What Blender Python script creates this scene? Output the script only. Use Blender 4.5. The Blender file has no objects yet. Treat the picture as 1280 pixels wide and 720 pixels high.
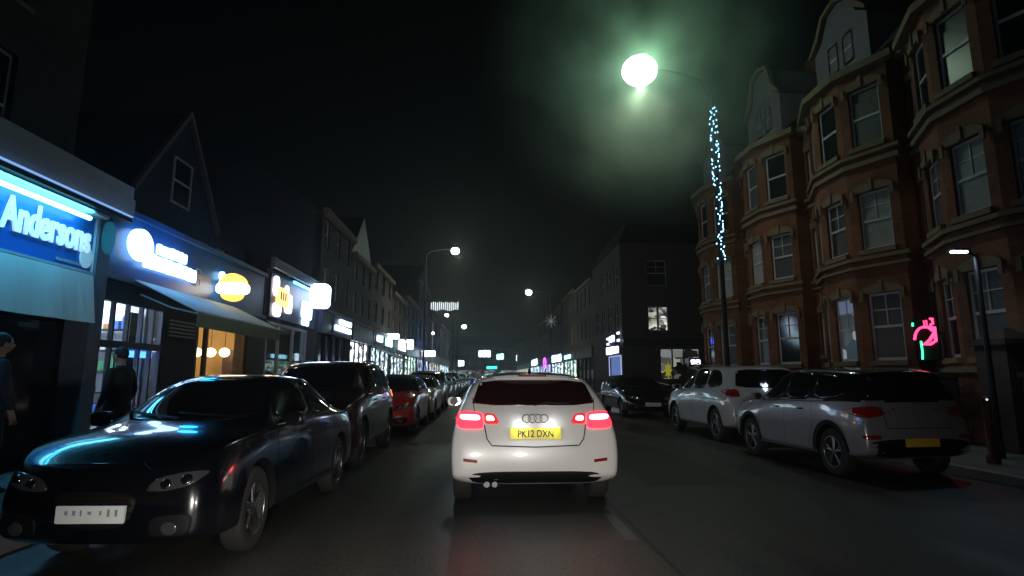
import bpy, bmesh, math, random
from mathutils import Vector, Matrix
from mathutils.bvhtree import BVHTree
random.seed(7)
R = math.radians
sc = bpy.context.scene
COL = sc.collection

# ------------------------------------------------------------------ camera
F, H = 700.0, 1.38
pitch = math.atan(110 / F)
yaw = math.atan(36 / F * math.cos(pitch))
cam = bpy.data.cameras.new('camera'); cam_o = bpy.data.objects.new('camera', cam); COL.objects.link(cam_o)
cam.sensor_width = 36; cam.lens = 36 * F / 1280; cam.clip_start = 0.05; cam.clip_end = 1500
cam_o.location = (0, 0, H); cam_o.rotation_euler = (R(90) + pitch, 0, -yaw)
sc.camera = cam_o

# ------------------------------------------------------------------ render
sc.render.engine = 'CYCLES'
cy = sc.cycles
try:
    cy.use_denoising = True; cy.denoiser = 'OPENIMAGEDENOISE'
except Exception: pass
cy.max_bounces = 6; cy.diffuse_bounces = 3; cy.glossy_bounces = 3; cy.transmission_bounces = 4
cy.transparent_max_bounces = 12; cy.volume_bounces = 0; cy.volume_step_rate = 4
cy.caustics_reflective = False; cy.caustics_refractive = False
cy.sample_clamp_indirect = 4; cy.sample_clamp_direct = 0
sc.view_settings.view_transform = 'Standard'; sc.view_settings.look = 'None'
sc.view_settings.exposure = 0; sc.view_settings.gamma = 1
sc.render.film_transparent = False

w = bpy.data.worlds.new('World'); sc.world = w; w.use_nodes = True
nt = w.node_tree; bg = nt.nodes['Background']
sky = nt.nodes.new('ShaderNodeTexSky'); sky.sky_type = 'NISHITA'; sky.sun_disc = False
sky.sun_elevation = R(4); sky.sun_rotation = R(200)
nt.links.new(sky.outputs[0], bg.inputs[0]); bg.inputs[1].default_value = 0.0006

# ------------------------------------------------------------------ materials
MATS = {}
def mat(name, color, rough=.6, metal=0, emit=None, es=0, coat=0, noise=0, scale=6, spec=.5, bump=0, trans=0):
    if name in MATS: return MATS[name]
    m = bpy.data.materials.new(name); m.use_nodes = True; n = m.node_tree.nodes; l = m.node_tree.links
    b = n['Principled BSDF']
    b.inputs['Base Color'].default_value = (*color, 1); b.inputs['Roughness'].default_value = rough
    b.inputs['Metallic'].default_value = metal; b.inputs['Specular IOR Level'].default_value = spec
    b.inputs['Coat Weight'].default_value = coat; b.inputs['Coat Roughness'].default_value = .05
    if emit: b.inputs['Emission Color'].default_value = (*emit, 1); b.inputs['Emission Strength'].default_value = es
    if noise or bump:
        tc = n.new('ShaderNodeTexCoord'); nz = n.new('ShaderNodeTexNoise'); nz.inputs['Scale'].default_value = scale
        nz.inputs['Detail'].default_value = 6; l.new(tc.outputs['Object'], nz.inputs['Vector'])
        if noise:
            mx = n.new('ShaderNodeMix'); mx.data_type = 'RGBA'
            mx.inputs[6].default_value = (*[c * (1 - noise) for c in color], 1)
            mx.inputs[7].default_value = (*[min(1, c * (1 + noise)) for c in color], 1)
            l.new(nz.outputs[0], mx.inputs[0]); l.new(mx.outputs[2], b.inputs['Base Color'])
        if bump:
            bp = n.new('ShaderNodeBump'); bp.inputs['Strength'].default_value = bump; bp.inputs['Distance'].default_value = .02
            l.new(nz.outputs[0], bp.inputs['Height']); l.new(bp.outputs[0], b.inputs['Normal'])
    MATS[name] = m
    return m

def brick_mat(name, c1, c2, mortar, sc_=4.6):
    m = bpy.data.materials.new(name); m.use_nodes = True; n = m.node_tree.nodes; l = m.node_tree.links
    b = n['Principled BSDF']; b.inputs['Roughness'].default_value = .85
    g = n.new('ShaderNodeNewGeometry'); s = n.new('ShaderNodeSeparateXYZ'); c = n.new('ShaderNodeCombineXYZ')
    a = n.new('ShaderNodeMath'); a.operation = 'ADD'
    l.new(g.outputs['Position'], s.inputs[0]); l.new(s.outputs[0], a.inputs[0]); l.new(s.outputs[1], a.inputs[1])
    l.new(a.outputs[0], c.inputs[0]); l.new(s.outputs[2], c.inputs[1])
    br = n.new('ShaderNodeTexBrick'); br.inputs['Scale'].default_value = sc_
    br.inputs['Color1'].default_value = (*c1, 1); br.inputs['Color2'].default_value = (*c2, 1); br.inputs['Mortar'].default_value = (*mortar, 1)
    br.inputs['Mortar Size'].default_value = .015; l.new(c.outputs[0], br.inputs['Vector'])
    nz = n.new('ShaderNodeTexNoise'); nz.inputs['Scale'].default_value = 1.1; nz.inputs['Detail'].default_value = 5
    l.new(g.outputs['Position'], nz.inputs['Vector'])
    mp = n.new('ShaderNodeMapRange'); mp.inputs[1].default_value = .3; mp.inputs[2].default_value = .7; mp.inputs[3].default_value = .55; mp.inputs[4].default_value = 1.2
    l.new(nz.outputs[0], mp.inputs[0])
    mx = n.new('ShaderNodeMix'); mx.data_type = 'RGBA'; mx.blend_type = 'MULTIPLY'; mx.inputs[0].default_value = 1
    l.new(br.outputs[0], mx.inputs[6]); l.new(mp.outputs[0], mx.inputs[7]); l.new(mx.outputs[2], b.inputs['Base Color'])
    bp = n.new('ShaderNodeBump'); bp.inputs['Strength'].default_value = .4; bp.inputs['Distance'].default_value = .01
    l.new(br.outputs[1], bp.inputs['Height']); bp.invert = True; l.new(bp.outputs[0], b.inputs['Normal'])
    return m

def glass_mat(name, tint=(.9, .95, 1), refl=.12):
    m = bpy.data.materials.new(name); m.use_nodes = True; n = m.node_tree.nodes; l = m.node_tree.links
    n.remove(n['Principled BSDF']); o = n['Material Output']
    t = n.new('ShaderNodeBsdfTransparent'); t.inputs[0].default_value = (*tint, 1)
    g = n.new('ShaderNodeBsdfGlossy'); g.inputs['Roughness'].default_value = .03
    mx = n.new('ShaderNodeMixShader'); mx.inputs[0].default_value = refl
    l.new(t.outputs[0], mx.inputs[1]); l.new(g.outputs[0], mx.inputs[2]); l.new(mx.outputs[0], o.inputs[0])
    return m

def emit(name, color, s):
    return mat(name, (.02, .02, .02), .5, emit=color, es=s)

def lit_window_mat(name, color, s, scale=3.0):
    """A lit shop window full of goods: blotchy bright and dark shapes that glow."""
    m = bpy.data.materials.new(name); m.use_nodes = True; n = m.node_tree.nodes; l = m.node_tree.links
    b = n['Principled BSDF']; b.inputs['Base Color'].default_value = (.03, .03, .03, 1); b.inputs['Roughness'].default_value = .2
    g = n.new('ShaderNodeNewGeometry'); v = n.new('ShaderNodeTexVoronoi'); v.distance = 'CHEBYCHEV'; v.inputs['Scale'].default_value = scale
    mpn = n.new('ShaderNodeMapping'); mpn.inputs['Scale'].default_value = (1, .8, 1.6)
    l.new(g.outputs['Position'], mpn.inputs[0]); l.new(mpn.outputs[0], v.inputs['Vector'])
    s2 = n.new('ShaderNodeSeparateColor'); l.new(v.outputs['Color'], s2.inputs[0])
    p = n.new('ShaderNodeMath'); p.operation = 'POWER'; p.inputs[1].default_value = 1.8
    l.new(s2.outputs[0], p.inputs[0])
    q = n.new('ShaderNodeMath'); q.operation = 'MULTIPLY'; q.inputs[1].default_value = s; l.new(p.outputs[0], q.inputs[0])
    mx = n.new('ShaderNodeMix'); mx.data_type = 'RGBA'; mx.inputs[6].default_value = (*color, 1)
    mx.inputs[7].default_value = (.9, .95, 1, 1); l.new(s2.outputs[1], mx.inputs[0])
    l.new(mx.outputs[2], b.inputs['Emission Color']); l.new(q.outputs[0], b.inputs['Emission Strength'])
    return m

BRICK = brick_mat('red_brick', (.23, .075, .03), (.16, .05, .022), (.2, .13, .08))
BRICKD = brick_mat('dark_brick', (.07, .04, .035), (.05, .032, .03), (.07, .06, .055))
STONE = mat('cream_stone', (.2, .14, .085), .8, noise=.25, scale=5)
RENDERW = mat('pale_render', (.17, .145, .175), .8, noise=.2, scale=3)
DARKRENDER = mat('dark_blue_render', (.025, .03, .065), .7, noise=.2, scale=3)
NAVY = mat('navy_board', (.015, .09, .24), .35, noise=.15, scale=3)
WHITEP = mat('white_paint', (.5, .5, .49), .45)
SLATE = mat('slate_roof', (.045, .045, .055), .6, noise=.3, scale=8)
DARKGLASS = mat('dark_window_glass', (.015, .017, .02), .08, spec=.8)
CURTAIN = mat('net_curtain', (.3, .32, .3), .8, noise=.3, scale=9)
BLACKM = mat('black_metal', (.02, .02, .022), .4, metal=.3)
GREYM = mat('grey_metal', (.16, .17, .18), .45, metal=.7)
GLASS = glass_mat('shop_glass')
ASPHALT = None

# ------------------------------------------------------------------ mesh helpers
def tag(o, label=None, cat=None, group=None, kind=None):
    if label: o['label'] = label
    if cat: o['category'] = cat
    if group: o['group'] = group
    if kind: o['kind'] = kind
    return o

def empty(name, loc=(0, 0, 0), rz=0, label=None, cat=None, group=None, parent=None):
    o = bpy.data.objects.new(name, None); COL.objects.link(o); o.empty_display_size = .2
    o.location = loc; o.rotation_euler = (0, 0, rz); o.parent = parent
    return tag(o, label, cat, group)

class MB:
    def __init__(s): s.v = []; s.f = []; s.m = []; s.sm = []
    def add(s, vs, fs, mi=0, smooth=False):
        b = len(s.v); s.v += [tuple(v) for v in vs]
        for f in fs: s.f.append(tuple(i + b for i in f)); s.m.append(mi); s.sm.append(smooth)
    def box(s, a, b, mi=0):
        x0, y0, z0 = a; x1, y1, z1 = b
        x0, x1 = sorted((x0, x1)); y0, y1 = sorted((y0, y1)); z0, z1 = sorted((z0, z1))
        s.add([(x0, y0, z0), (x1, y0, z0), (x1, y1, z0), (x0, y1, z0), (x0, y0, z1), (x1, y0, z1), (x1, y1, z1), (x0, y1, z1)],
              [(0, 3, 2, 1), (4, 5, 6, 7), (0, 1, 5, 4), (1, 2, 6, 5), (2, 3, 7, 6), (3, 0, 4, 7)], mi)
    def hexa(s, p, mi=0):   # 8 points: bottom 4, top 4
        s.add(p, [(0, 3, 2, 1), (4, 5, 6, 7), (0, 1, 5, 4), (1, 2, 6, 5), (2, 3, 7, 6), (3, 0, 4, 7)], mi)
    def tube(s, pts, r, n=8, mi=0, cap=True, smooth=True):
        pts = [Vector(p) for p in pts]; k = len(pts)
        rr = r if isinstance(r, (list, tuple)) else [r] * k
        rings = []; up = None
        for i, p in enumerate(pts):
            d = (pts[min(i + 1, k - 1)] - pts[max(i - 1, 0)]).normalized()
            if up is None: up = Vector((0, 0, 1)) if abs(d.z) < .9 else Vector((1, 0, 0))
            a = d.cross(up).normalized(); b_ = a.cross(d).normalized(); up = b_
            rings.append([p + (a * math.cos(t) + b_ * math.sin(t)) * rr[i] for t in [2 * math.pi * j / n for j in range(n)]])
        vs = [v for r_ in rings for v in r_]; fs = []
        for i in range(k - 1):
            for j in range(n): fs.append((i * n + j, i * n + (j + 1) % n, (i + 1) * n + (j + 1) % n, (i + 1) * n + j))
        s.add(vs, fs, mi, smooth)
        if cap: s.add(rings[0], [tuple(range(n))[::-1]], mi); s.add(rings[-1], [tuple(range(n))], mi)
    def ellipsoid(s, c, r, n=16, m=10, mi=0):
        vs = []; fs = []
        for i in range(m + 1):
            t = math.pi * i / m
            for j in range(n):
                p = 2 * math.pi * j / n
                vs.append((c[0] + r[0] * math.sin(t) * math.cos(p), c[1] + r[1] * math.sin(t) * math.sin(p), c[2] + r[2] * math.cos(t)))
        for i in range(m):
            for j in range(n): fs.append((i * n + j, (i + 1) * n + j, (i + 1) * n + (j + 1) % n, i * n + (j + 1) % n))
        s.add(vs, fs, mi, True)
    def prism(s, poly, fn, d0, d1, mi=0):  # poly of (u, z), fn(u, z, d) -> point
        n = len(poly); vs = [fn(u, z, d0) for u, z in poly] + [fn(u, z, d1) for u, z in poly]
        fs = [tuple(range(n)), tuple(range(2 * n - 1, n - 1, -1))] + [(i, n + i, n + (i + 1) % n, (i + 1) % n) for i in range(n)]
        s.add(vs, fs, mi)
    def fbox(s, fr, u0, u1, z0, z1, d0, d1, mi=0):
        s.hexa([fr(u0, z0, d0), fr(u1, z0, d0), fr(u1, z0, d1), fr(u0, z0, d1), fr(u0, z1, d0), fr(u1, z1, d0), fr(u1, z1, d1), fr(u0, z1, d1)], mi)
    def build(s, name, mats, parent=None, loc=None):
        me = bpy.data.meshes.new(name); me.from_pydata(s.v, [], s.f)
        if not isinstance(mats, (list, tuple)): mats = [mats]
        for m in mats: me.materials.append(m)
        for p, mi, sm in zip(me.polygons, s.m, s.sm): p.material_index = mi; p.use_smooth = sm
        bm = bmesh.new(); bm.from_mesh(me); bmesh.ops.recalc_face_normals(bm, faces=bm.faces); bm.to_mesh(me); bm.free()
        o = bpy.data.objects.new(name, me); COL.objects.link(o); o.parent = parent
        if loc: o.location = loc
        return o

def copy_tree(o, parent=None, paint=None):
    c = o.copy(); COL.objects.link(c); c.parent = parent
    if paint and c.type == 'MESH':
        for sl in c.material_slots:
            if sl.material and sl.material.name.startswith('car_paint'): sl.link = 'OBJECT'; sl.material = paint
    for ch in list(o.children): copy_tree(ch, c, paint)
    return c

def frame_left(x):   return lambda u, z, d=0: Vector((x + d, u, z))       # facade facing +X, u = +Y
def frame_right(x):  return lambda u, z, d=0: Vector((x - d, u, z))       # facade facing -X, u = +Y
def frame_cam(y):    return lambda u, z, d=0: Vector((u, y - d, z))       # facade facing the camera
def frame_any(o, ang):                                                    # ang: direction of u in plan; normal = u rotated +90
    ux, uy = math.cos(ang), math.sin(ang); nx, ny = -uy, ux
    return lambda u, z, d=0: Vector((o[0] + ux * u + nx * d, o[1] + uy * u + ny * d, z))

def wall_open(mb, fr, u0, u1, z0, z1, ops, depth=.15, mi=0):
    us = sorted({u0, u1, *[o[0] for o in ops], *[o[1] for o in ops]}); zs = sorted({z0, z1, *[o[2] for o in ops], *[o[3] for o in ops]})
    for i in range(len(us) - 1):
        for j in range(len(zs) - 1):
            um, zm = (us[i] + us[i + 1]) / 2, (zs[j] + zs[j + 1]) / 2
            if any(o[0] < um < o[1] and o[2] < zm < o[3] for o in ops): continue
            mb.add([fr(us[i], zs[j], 0), fr(us[i + 1], zs[j], 0), fr(us[i + 1], zs[j + 1], 0), fr(us[i], zs[j + 1], 0)], [(0, 1, 2, 3)], mi)
    for a, b, c, d in ops:
        for p, q in (((a, c), (b, c)), ((b, c), (b, d)), ((b, d), (a, d)), ((a, d), (a, c))):
            mb.add([fr(*p, 0), fr(*q, 0), fr(*q, -depth), fr(*p, -depth)], [(0, 1, 2, 3)], mi)

def sash(parent, fr, u0, u1, z0, z1, pane=None, bars=1, d=-.1, frame_m=None, behind=None):
    mb = MB(); t = .055
    mb.fbox(fr, u0, u0 + t, z0, z1, d - .05, d); mb.fbox(fr, u1 - t, u1, z0, z1, d - .05, d)
    mb.fbox(fr, u0 + t, u1 - t, z1 - t, z1, d - .05, d); mb.fbox(fr, u0 + t, u1 - t, z0, z0 + t * 1.3, d - .05, d)
    zm = (z0 + z1) / 2
    mb.fbox(fr, u0 + t, u1 - t, zm - .03, zm + .03, d - .045, d + .005)
    for k in range(bars):
        uu = u0 + (u1 - u0) * (k + 1) / (bars + 1)
        mb.fbox(fr, uu - .013, uu + .013, zm + .03, z1 - t, d - .04, d - .008)
    if bars: zz = (zm + z1) / 2; mb.fbox(fr, u0 + t, u1 - t, zz - .013, zz + .013, d - .035, d - .012)
    f = mb.build('window', frame_m or WHITEP, parent)
    g = MB(); g.fbox(fr, u0 + t, u1 - t, z0 + t, z1 - t, d - .035, d - .03)
    g.build('pane', pane or DARKGLASS, f)
    return f

def text_mesh(body, size, m, fn, parent, name='lettering', bold=0, sx=1, depth=.02, align='LEFT', shear=0):
    """Text turned into a mesh; fn maps (u, z, d) to world."""
    cu = bpy.data.curves.new(name, 'FONT'); cu.body = body; cu.size = size; cu.offset = bold; cu.extrude = depth / 2; cu.align_x = align; cu.shear = shear
    o = bpy.data.objects.new('tmp', cu); COL.objects.link(o)
    dg = bpy.context.evaluated_depsgraph_get(); me = bpy.data.meshes.new_from_object(o.evaluated_get(dg))
    bpy.data.objects.remove(o); bpy.data.curves.remove(cu)
    for v in me.vertices: v.co = fn(v.co.x * sx, v.co.y, v.co.z + depth / 2)
    me.materials.clear(); me.materials.append(m)
    ob = bpy.data.objects.new(name, me); COL.objects.link(ob); ob.parent = parent
    return ob

def rrect(u0, u1, z0, z1, r, n=5):
    out = []
    for cu_, cz, a0 in ((u1 - r, z0 + r, -90), (u1 - r, z1 - r, 0), (u0 + r, z1 - r, 90), (u0 + r, z0 + r, 180)):
        for k in range(n + 1):
            a = R(a0 + 90 * k / n); out.append((cu_ + r * math.cos(a), cz + r * math.sin(a)))
    return out
def oval(cu_, cz, ru, rz, n=32): return [(cu_ + ru * math.cos(2 * math.pi * k / n), cz + rz * math.sin(2 * math.pi * k / n)) for k in range(n)]

def glyphs(mb, fr, u0, u1, z0, z1, n, d0, d1, mi=0, rnd=None):
    rnd = rnd or random; wd = (u1 - u0) / n; h = z1 - z0
    for k in range(n):
        a = u0 + wd * k + wd * .04; b = u0 + wd * (k + 1) - wd * .02
        dz = rnd.uniform(0, .12) * h
        mb.prism(rrect(a, b, z0 + rnd.uniform(0, .06) * h, z1 - dz, min(wd, h) * .22, 3), fr, d0, d1, mi)

def light(name, kind, loc, energy, color, size=.3, rot=None, spot=None, blend=.5):
    l = bpy.data.lights.new(name, kind); l.energy = energy; l.color = color
    if kind in ('POINT', 'SPOT'): l.shadow_soft_size = size
    if kind == 'AREA': l.size = size
    if spot: l.spot_size = R(spot); l.spot_blend = blend
    o = bpy.data.objects.new(name, l); COL.objects.link(o); o.location = loc
    if rot: o.rotation_euler = rot
    return o

# ------------------------------------------------------------------ ground
def asphalt():
    m = bpy.data.materials.new('asphalt'); m.use_nodes = True; n = m.node_tree.nodes; l = m.node_tree.links; b = n['Principled BSDF']
    tc = n.new('ShaderNodeNewGeometry'); a = n.new('ShaderNodeTexNoise'); a.inputs['Scale'].default_value = .45; a.inputs['Detail'].default_value = 6
    c = n.new('ShaderNodeTexNoise'); c.inputs['Scale'].default_value = 28; c.inputs['Detail'].default_value = 3
    mpn = n.new('ShaderNodeMapping'); mpn.inputs['Scale'].default_value = (2.2, .35, 1)
    l.new(tc.outputs['Position'], mpn.inputs[0]); l.new(mpn.outputs[0], a.inputs[0]); l.new(tc.outputs['Position'], c.inputs[0])
    r = n.new('ShaderNodeValToRGB'); r.color_ramp.elements[0].position = .3; r.color_ramp.elements[1].position = .75
    r.color_ramp.elements[0].color = (.018, .018, .018, 1); r.color_ramp.elements[1].color = (.085, .083, .075, 1); l.new(a.outputs[0], r.inputs[0])
    mx = n.new('ShaderNodeMix'); mx.data_type = 'RGBA'; mx.blend_type = 'OVERLAY'; mx.inputs[0].default_value = .95
    l.new(r.outputs[0], mx.inputs[6]); l.new(c.outputs[0], mx.inputs[7]); l.new(mx.outputs[2], b.inputs['Base Color'])
    q = n.new('ShaderNodeMapRange'); q.inputs[1].default_value = .3; q.inputs[2].default_value = .7; q.inputs[3].default_value = .32; q.inputs[4].default_value = .7; l.new(a.outputs[0], q.inputs[0]); l.new(q.outputs[0], b.inputs['Roughness'])
    bp = n.new('ShaderNodeBump'); bp.inputs['Strength'].default_value = .35; bp.inputs['Distance'].default_value = .01; l.new(c.outputs[0], bp.inputs['Height']); l.new(bp.outputs[0], b.inputs['Normal'])
    return m
ASPHALT = asphalt()
PAVE = brick_mat('paving_slabs', (.16, .155, .15), (.13, .125, .12), (.06, .06, .06), 1.3)
# paving uses a plan mapping
for nd in PAVE.node_tree.nodes:
    if nd.type == 'COMBXYZ':
        l_ = PAVE.node_tree.links; s_ = [q for q in PAVE.node_tree.nodes if q.type == 'SEPXYZ'][0]
        l_.new(s_.outputs[0], nd.inputs[0]); l_.new(s_.outputs[1], nd.inputs[1])
KERB = mat('kerb_stone', (.2, .2, .19), .8, noise=.3, scale=4)
XL, XR = -3.75, 6.7
SIDE0, SIDE1 = 27.2, 37.4
def sheet(name, x0, x1, y0, y1, z, m, kind='structure'):
    mb = MB(); mb.add([(x0, y0, z), (x1, y0, z), (x1, y1, z), (x0, y1, z)], [(0, 1, 2, 3)]); o = mb.build(name, m); tag(o, kind=kind); return o
sheet('ground', -150, 150, -34, 300, -.02, mat('bare_ground', (.04, .04, .04), .9, noise=.3, scale=.5))
sheet('road', XL, XR, -30, 260, 0, ASPHALT)
sheet('side_road', XR, 60, SIDE0, SIDE1, .0, ASPHALT)
def slab(name, x0, x1, y0, y1, kerb_side):
    mb = MB(); kx0, kx1 = (x1 - .14, x1) if kerb_side > 0 else (x0, x0 + .14)
    if kerb_side > 0: mb.box((x0, y0, -.02), (kx0, y1, .115))
    else: mb.box((kx1, y0, -.02), (x1, y1, .115))
    o = mb.build(name, PAVE); tag(o, kind='structure')
    k = MB(); y = y0
    while y < y1:
        e = min(y + .9, y1); k.box((kx0, y + .006, -.02), (kx1, e - .006, .122)); y = e
    tag(k.build('kerb', KERB), kind='structure')
slab('pavement', -6.3, XL, -10, 250, 1)
slab('pavement', XR, 9.0, -10, SIDE0, -1)
slab('pavement', XR, 9.5, SIDE1, 250, -1)
mb = MB(); mb.box((9.0, -2, -.02), (10.9, SIDE0 - 1, .11)); tag(mb.build('front_garden_ground', mat('garden_soil', (.03, .03, .022), .9, noise=.4, scale=7)), kind='structure')
LINE = mat('worn_road_paint', (.13, .13, .125), .7, noise=.5, scale=30)
mb = MB(); y = 4.95
while y < 150: mb.add([(1.22, y, .004), (1.33, y, .004), (1.33, y + .95, .004), (1.22, y + .95, .004)], [(0, 1, 2, 3)]); y += 4.0
tag(mb.build('road_centre_line', LINE), kind='structure')
mb = MB(); mb.add([(1.39, 0, .004), (1.42, 0, .004), (1.40, 60, .004), (1.37, 60, .004)], [(0, 1, 2, 3)])
tag(mb.build('road_tar_seam', mat('tar', (.008, .008, .008), .5)), kind='structure')

PATCHM = mat('newer_asphalt', (.02, .02, .021), .55, noise=.4, scale=50, bump=.3)
for x0, x1, y0, y1 in ((2.1, 3.4, 7.4, 11.2), (-1.2, -.2, 12, 16), (1.7, 4.2, 17, 19)): sheet('road_patch', x0, x1, y0, y1, .004, PATCHM)
# ------------------------------------------------------------------ cars
def lerp(a, b, t): return a + (b - a) * t
BODY = {
 'hatch': dict(L=4.29, cab=(0, 1, 2, 3, 4),
  yl=[0, .14, .95, 1.95, 2.75, 3.30, 3.68, 4.05, 4.27], yb=[.10, .24, .95, 1.95, 2.75, 3.12, 3.62, 4.00, 4.21], yt=[.46, .62, 1.10, 1.90, 2.50, 3.32, 3.70, 4.00, 4.21],
  zl=[.31, .24, .20, .19, .19, .19, .19, .20, .24], zb=[.98, .99, .98, .945, .925, .935, .885, .79, .66], zt=[1.385, 1.42, 1.435, 1.435, 1.385, .995, .945, .83, .68],
  xl=[.86, .90, .905, .90, .895, .895, .895, .86, .70], xb=[.78, .82, .85, .855, .85, .83, .80, .74, .56], xr=[.575, .605, .62, .63, .60, 0, 0, 0, 0],
  wb=(.80, 3.38), wr=.315,
  side=[[(.55, 1.02), (1.30, .985), (1.30, 1.33), (.85, 1.30), (.66, 1.18)], [(1.35, .985), (2.12, .965), (2.12, 1.355), (1.35, 1.335)], [(2.17, .965), (2.98, .965), (2.62, 1.25), (2.42, 1.33), (2.17, 1.355)]],
  screen=[(-.66, 1.0), (.66, 1.0), (.53, 1.34), (-.53, 1.34)], rear=[(-.67, 1.07), (.67, 1.07), (.625, 1.2), (.58, 1.335), (-.58, 1.335), (-.625, 1.2)]),
 'saloon': dict(L=4.45, cab=(3, 4, 5),
  yl=[0, .14, .60, 1.30, 2.1, 2.8, 3.42, 3.8, 4.2, 4.42], yb=[.06, .20, .60, 1.30, 2.1, 2.8, 3.22, 3.75, 4.15, 4.36], yt=[.06, .20, .62, 1.32, 2.0, 2.55, 3.42, 3.85, 4.17, 4.36],
  zl=[.29, .23, .20, .19, .19, .19, .19, .19, .20, .24], zb=[.88, .93, .95, .945, .93, .92, .93, .91, .86, .75], zt=[.92, .985, 1.01, 1.385, 1.415, 1.375, .995, .965, .90, .78],
  xl=[.80, .88, .90, .905, .905, .905, .905, .905, .89, .76], xb=[.72, .79, .83, .86, .865, .86, .85, .83, .79, .67], xr=[0, 0, 0, .58, .64, .62, 0, 0, 0, 0],
  wb=(.86, 3.52), wr=.325,
  side=[[(1.05, 1.0), (2.05, .98), (2.05, 1.33), (1.62, 1.31), (1.30, 1.22)], [(2.09, .98), (3.06, .98), (2.72, 1.22), (2.50, 1.30), (2.09, 1.33)]],
  screen=[(-.74, 1.01), (.74, 1.01), (.58, 1.345), (-.58, 1.345)], rear=[(-.62, 1.04), (.62, 1.04), (.48, 1.31), (-.48, 1.31)]),
 'suv': dict(L=4.4, cab=(0, 1, 2, 3, 4),
  yl=[0, .13, .95, 1.95, 2.75, 3.30, 3.70, 4.12, 4.36], yb=[.10, .22, .95, 1.95, 2.75, 3.12, 3.66, 4.08, 4.30], yt=[.24, .42, 1.05, 1.90, 2.55, 3.34, 3.74, 4.08, 4.30],
  zl=[.36, .29, .25, .24, .24, .24, .24, .25, .30], zb=[1.07, 1.08, 1.07, 1.05, 1.03, 1.045, 1.01, .93, .80], zt=[1.555, 1.60, 1.625, 1.63, 1.575, 1.12, 1.08, .985, .83],
  xl=[.80, .89, .905, .905, .905, .905, .905, .88, .70], xb=[.745, .81, .85, .86, .855, .84, .82, .77, .60], xr=[.60, .64, .66, .67, .64, 0, 0, 0, 0],
  wb=(.82, 3.46), wr=.35,
  side=[[(.50, 1.17), (1.28, 1.11), (1.28, 1.53), (.82, 1.50), (.60, 1.38)], [(1.33, 1.11), (2.12, 1.09), (2.12, 1.55), (1.33, 1.535)], [(2.17, 1.09), (2.98, 1.09), (2.66, 1.42), (2.45, 1.52), (2.17, 1.55)]],
  screen=[(-.68, 1.12), (.68, 1.12), (.57, 1.52), (-.57, 1.52)], rear=[(-.68, 1.14), (.68, 1.14), (.64, 1.34), (.59, 1.52), (-.59, 1.52), (-.64, 1.34)]),
}
TYRE = mat('tyre_rubber', (.018, .018, .018), .8)
RIM = mat('alloy_rim', (.35, .35, .36), .3, metal=1)
RIMD = mat('dark_alloy_rim', (.1, .1, .11), .35, metal=.9)
CARGLASS = mat('car_glass', (.008, .008, .01), .03, spec=.7)
SEAM = mat('panel_gap', (.006, .006, .006), .7)
CHROME = mat('chrome', (.6, .6, .6), .12, metal=1)
BPLAST = mat('black_plastic', (.006, .006, .007), .6, spec=.2)
LENS = mat('headlamp_lens', (.09, .09, .1), .12, metal=.5, coat=1)
TAILOFF = mat('tail_lens_off', (.25, .012, .01), .12, coat=1)
TAILON = emit('tail_lens_lit', (1, .015, .03), 5)
TAILHOT = emit('tail_lamp_core', (1, .18, .2), 22)
TAILDIM = emit('tail_lens_glow', (1, .015, .03), .9)
ORANGE = emit('indicator_glow', (1, .35, .08), 2.5)
HEADON = emit('headlamp_lit', (.95, .97, 1), 8)
def paint(name, c, metal=0, rough=.28): return mat('car_paint_' + name, c, rough, metal=metal, coat=1)
P_WHITE = paint('white', (.70, .68, .66)); P_WHITE2 = paint('warm_white', (.27, .26, .29), .2); P_SILVER = paint('silver', (.32, .32, .34), .4)
P_BLACK = paint('black', (.003, .0035, .006), 0, .2); P_RED = paint('red', (.38, .02, .015)); P_GREY = paint('grey', (.1, .1, .11), .3); P_NAVY = paint('navy', (.01, .015, .04)); P_MAROON = paint('maroon', (.035, .006, .008))
P_CREAM = paint('cream', (.45, .46, .38))

def chaikin(p, k=2):
    for _ in range(k):
        q = []
        for i in range(len(p)):
            a, b = p[i], p[(i + 1) % len(p)]
            q += [(lerp(a[0], b[0], .18), lerp(a[1], b[1], .18)), (lerp(a[0], b[0], .82), lerp(a[1], b[1], .82))]
        p = q
    return p

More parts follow.
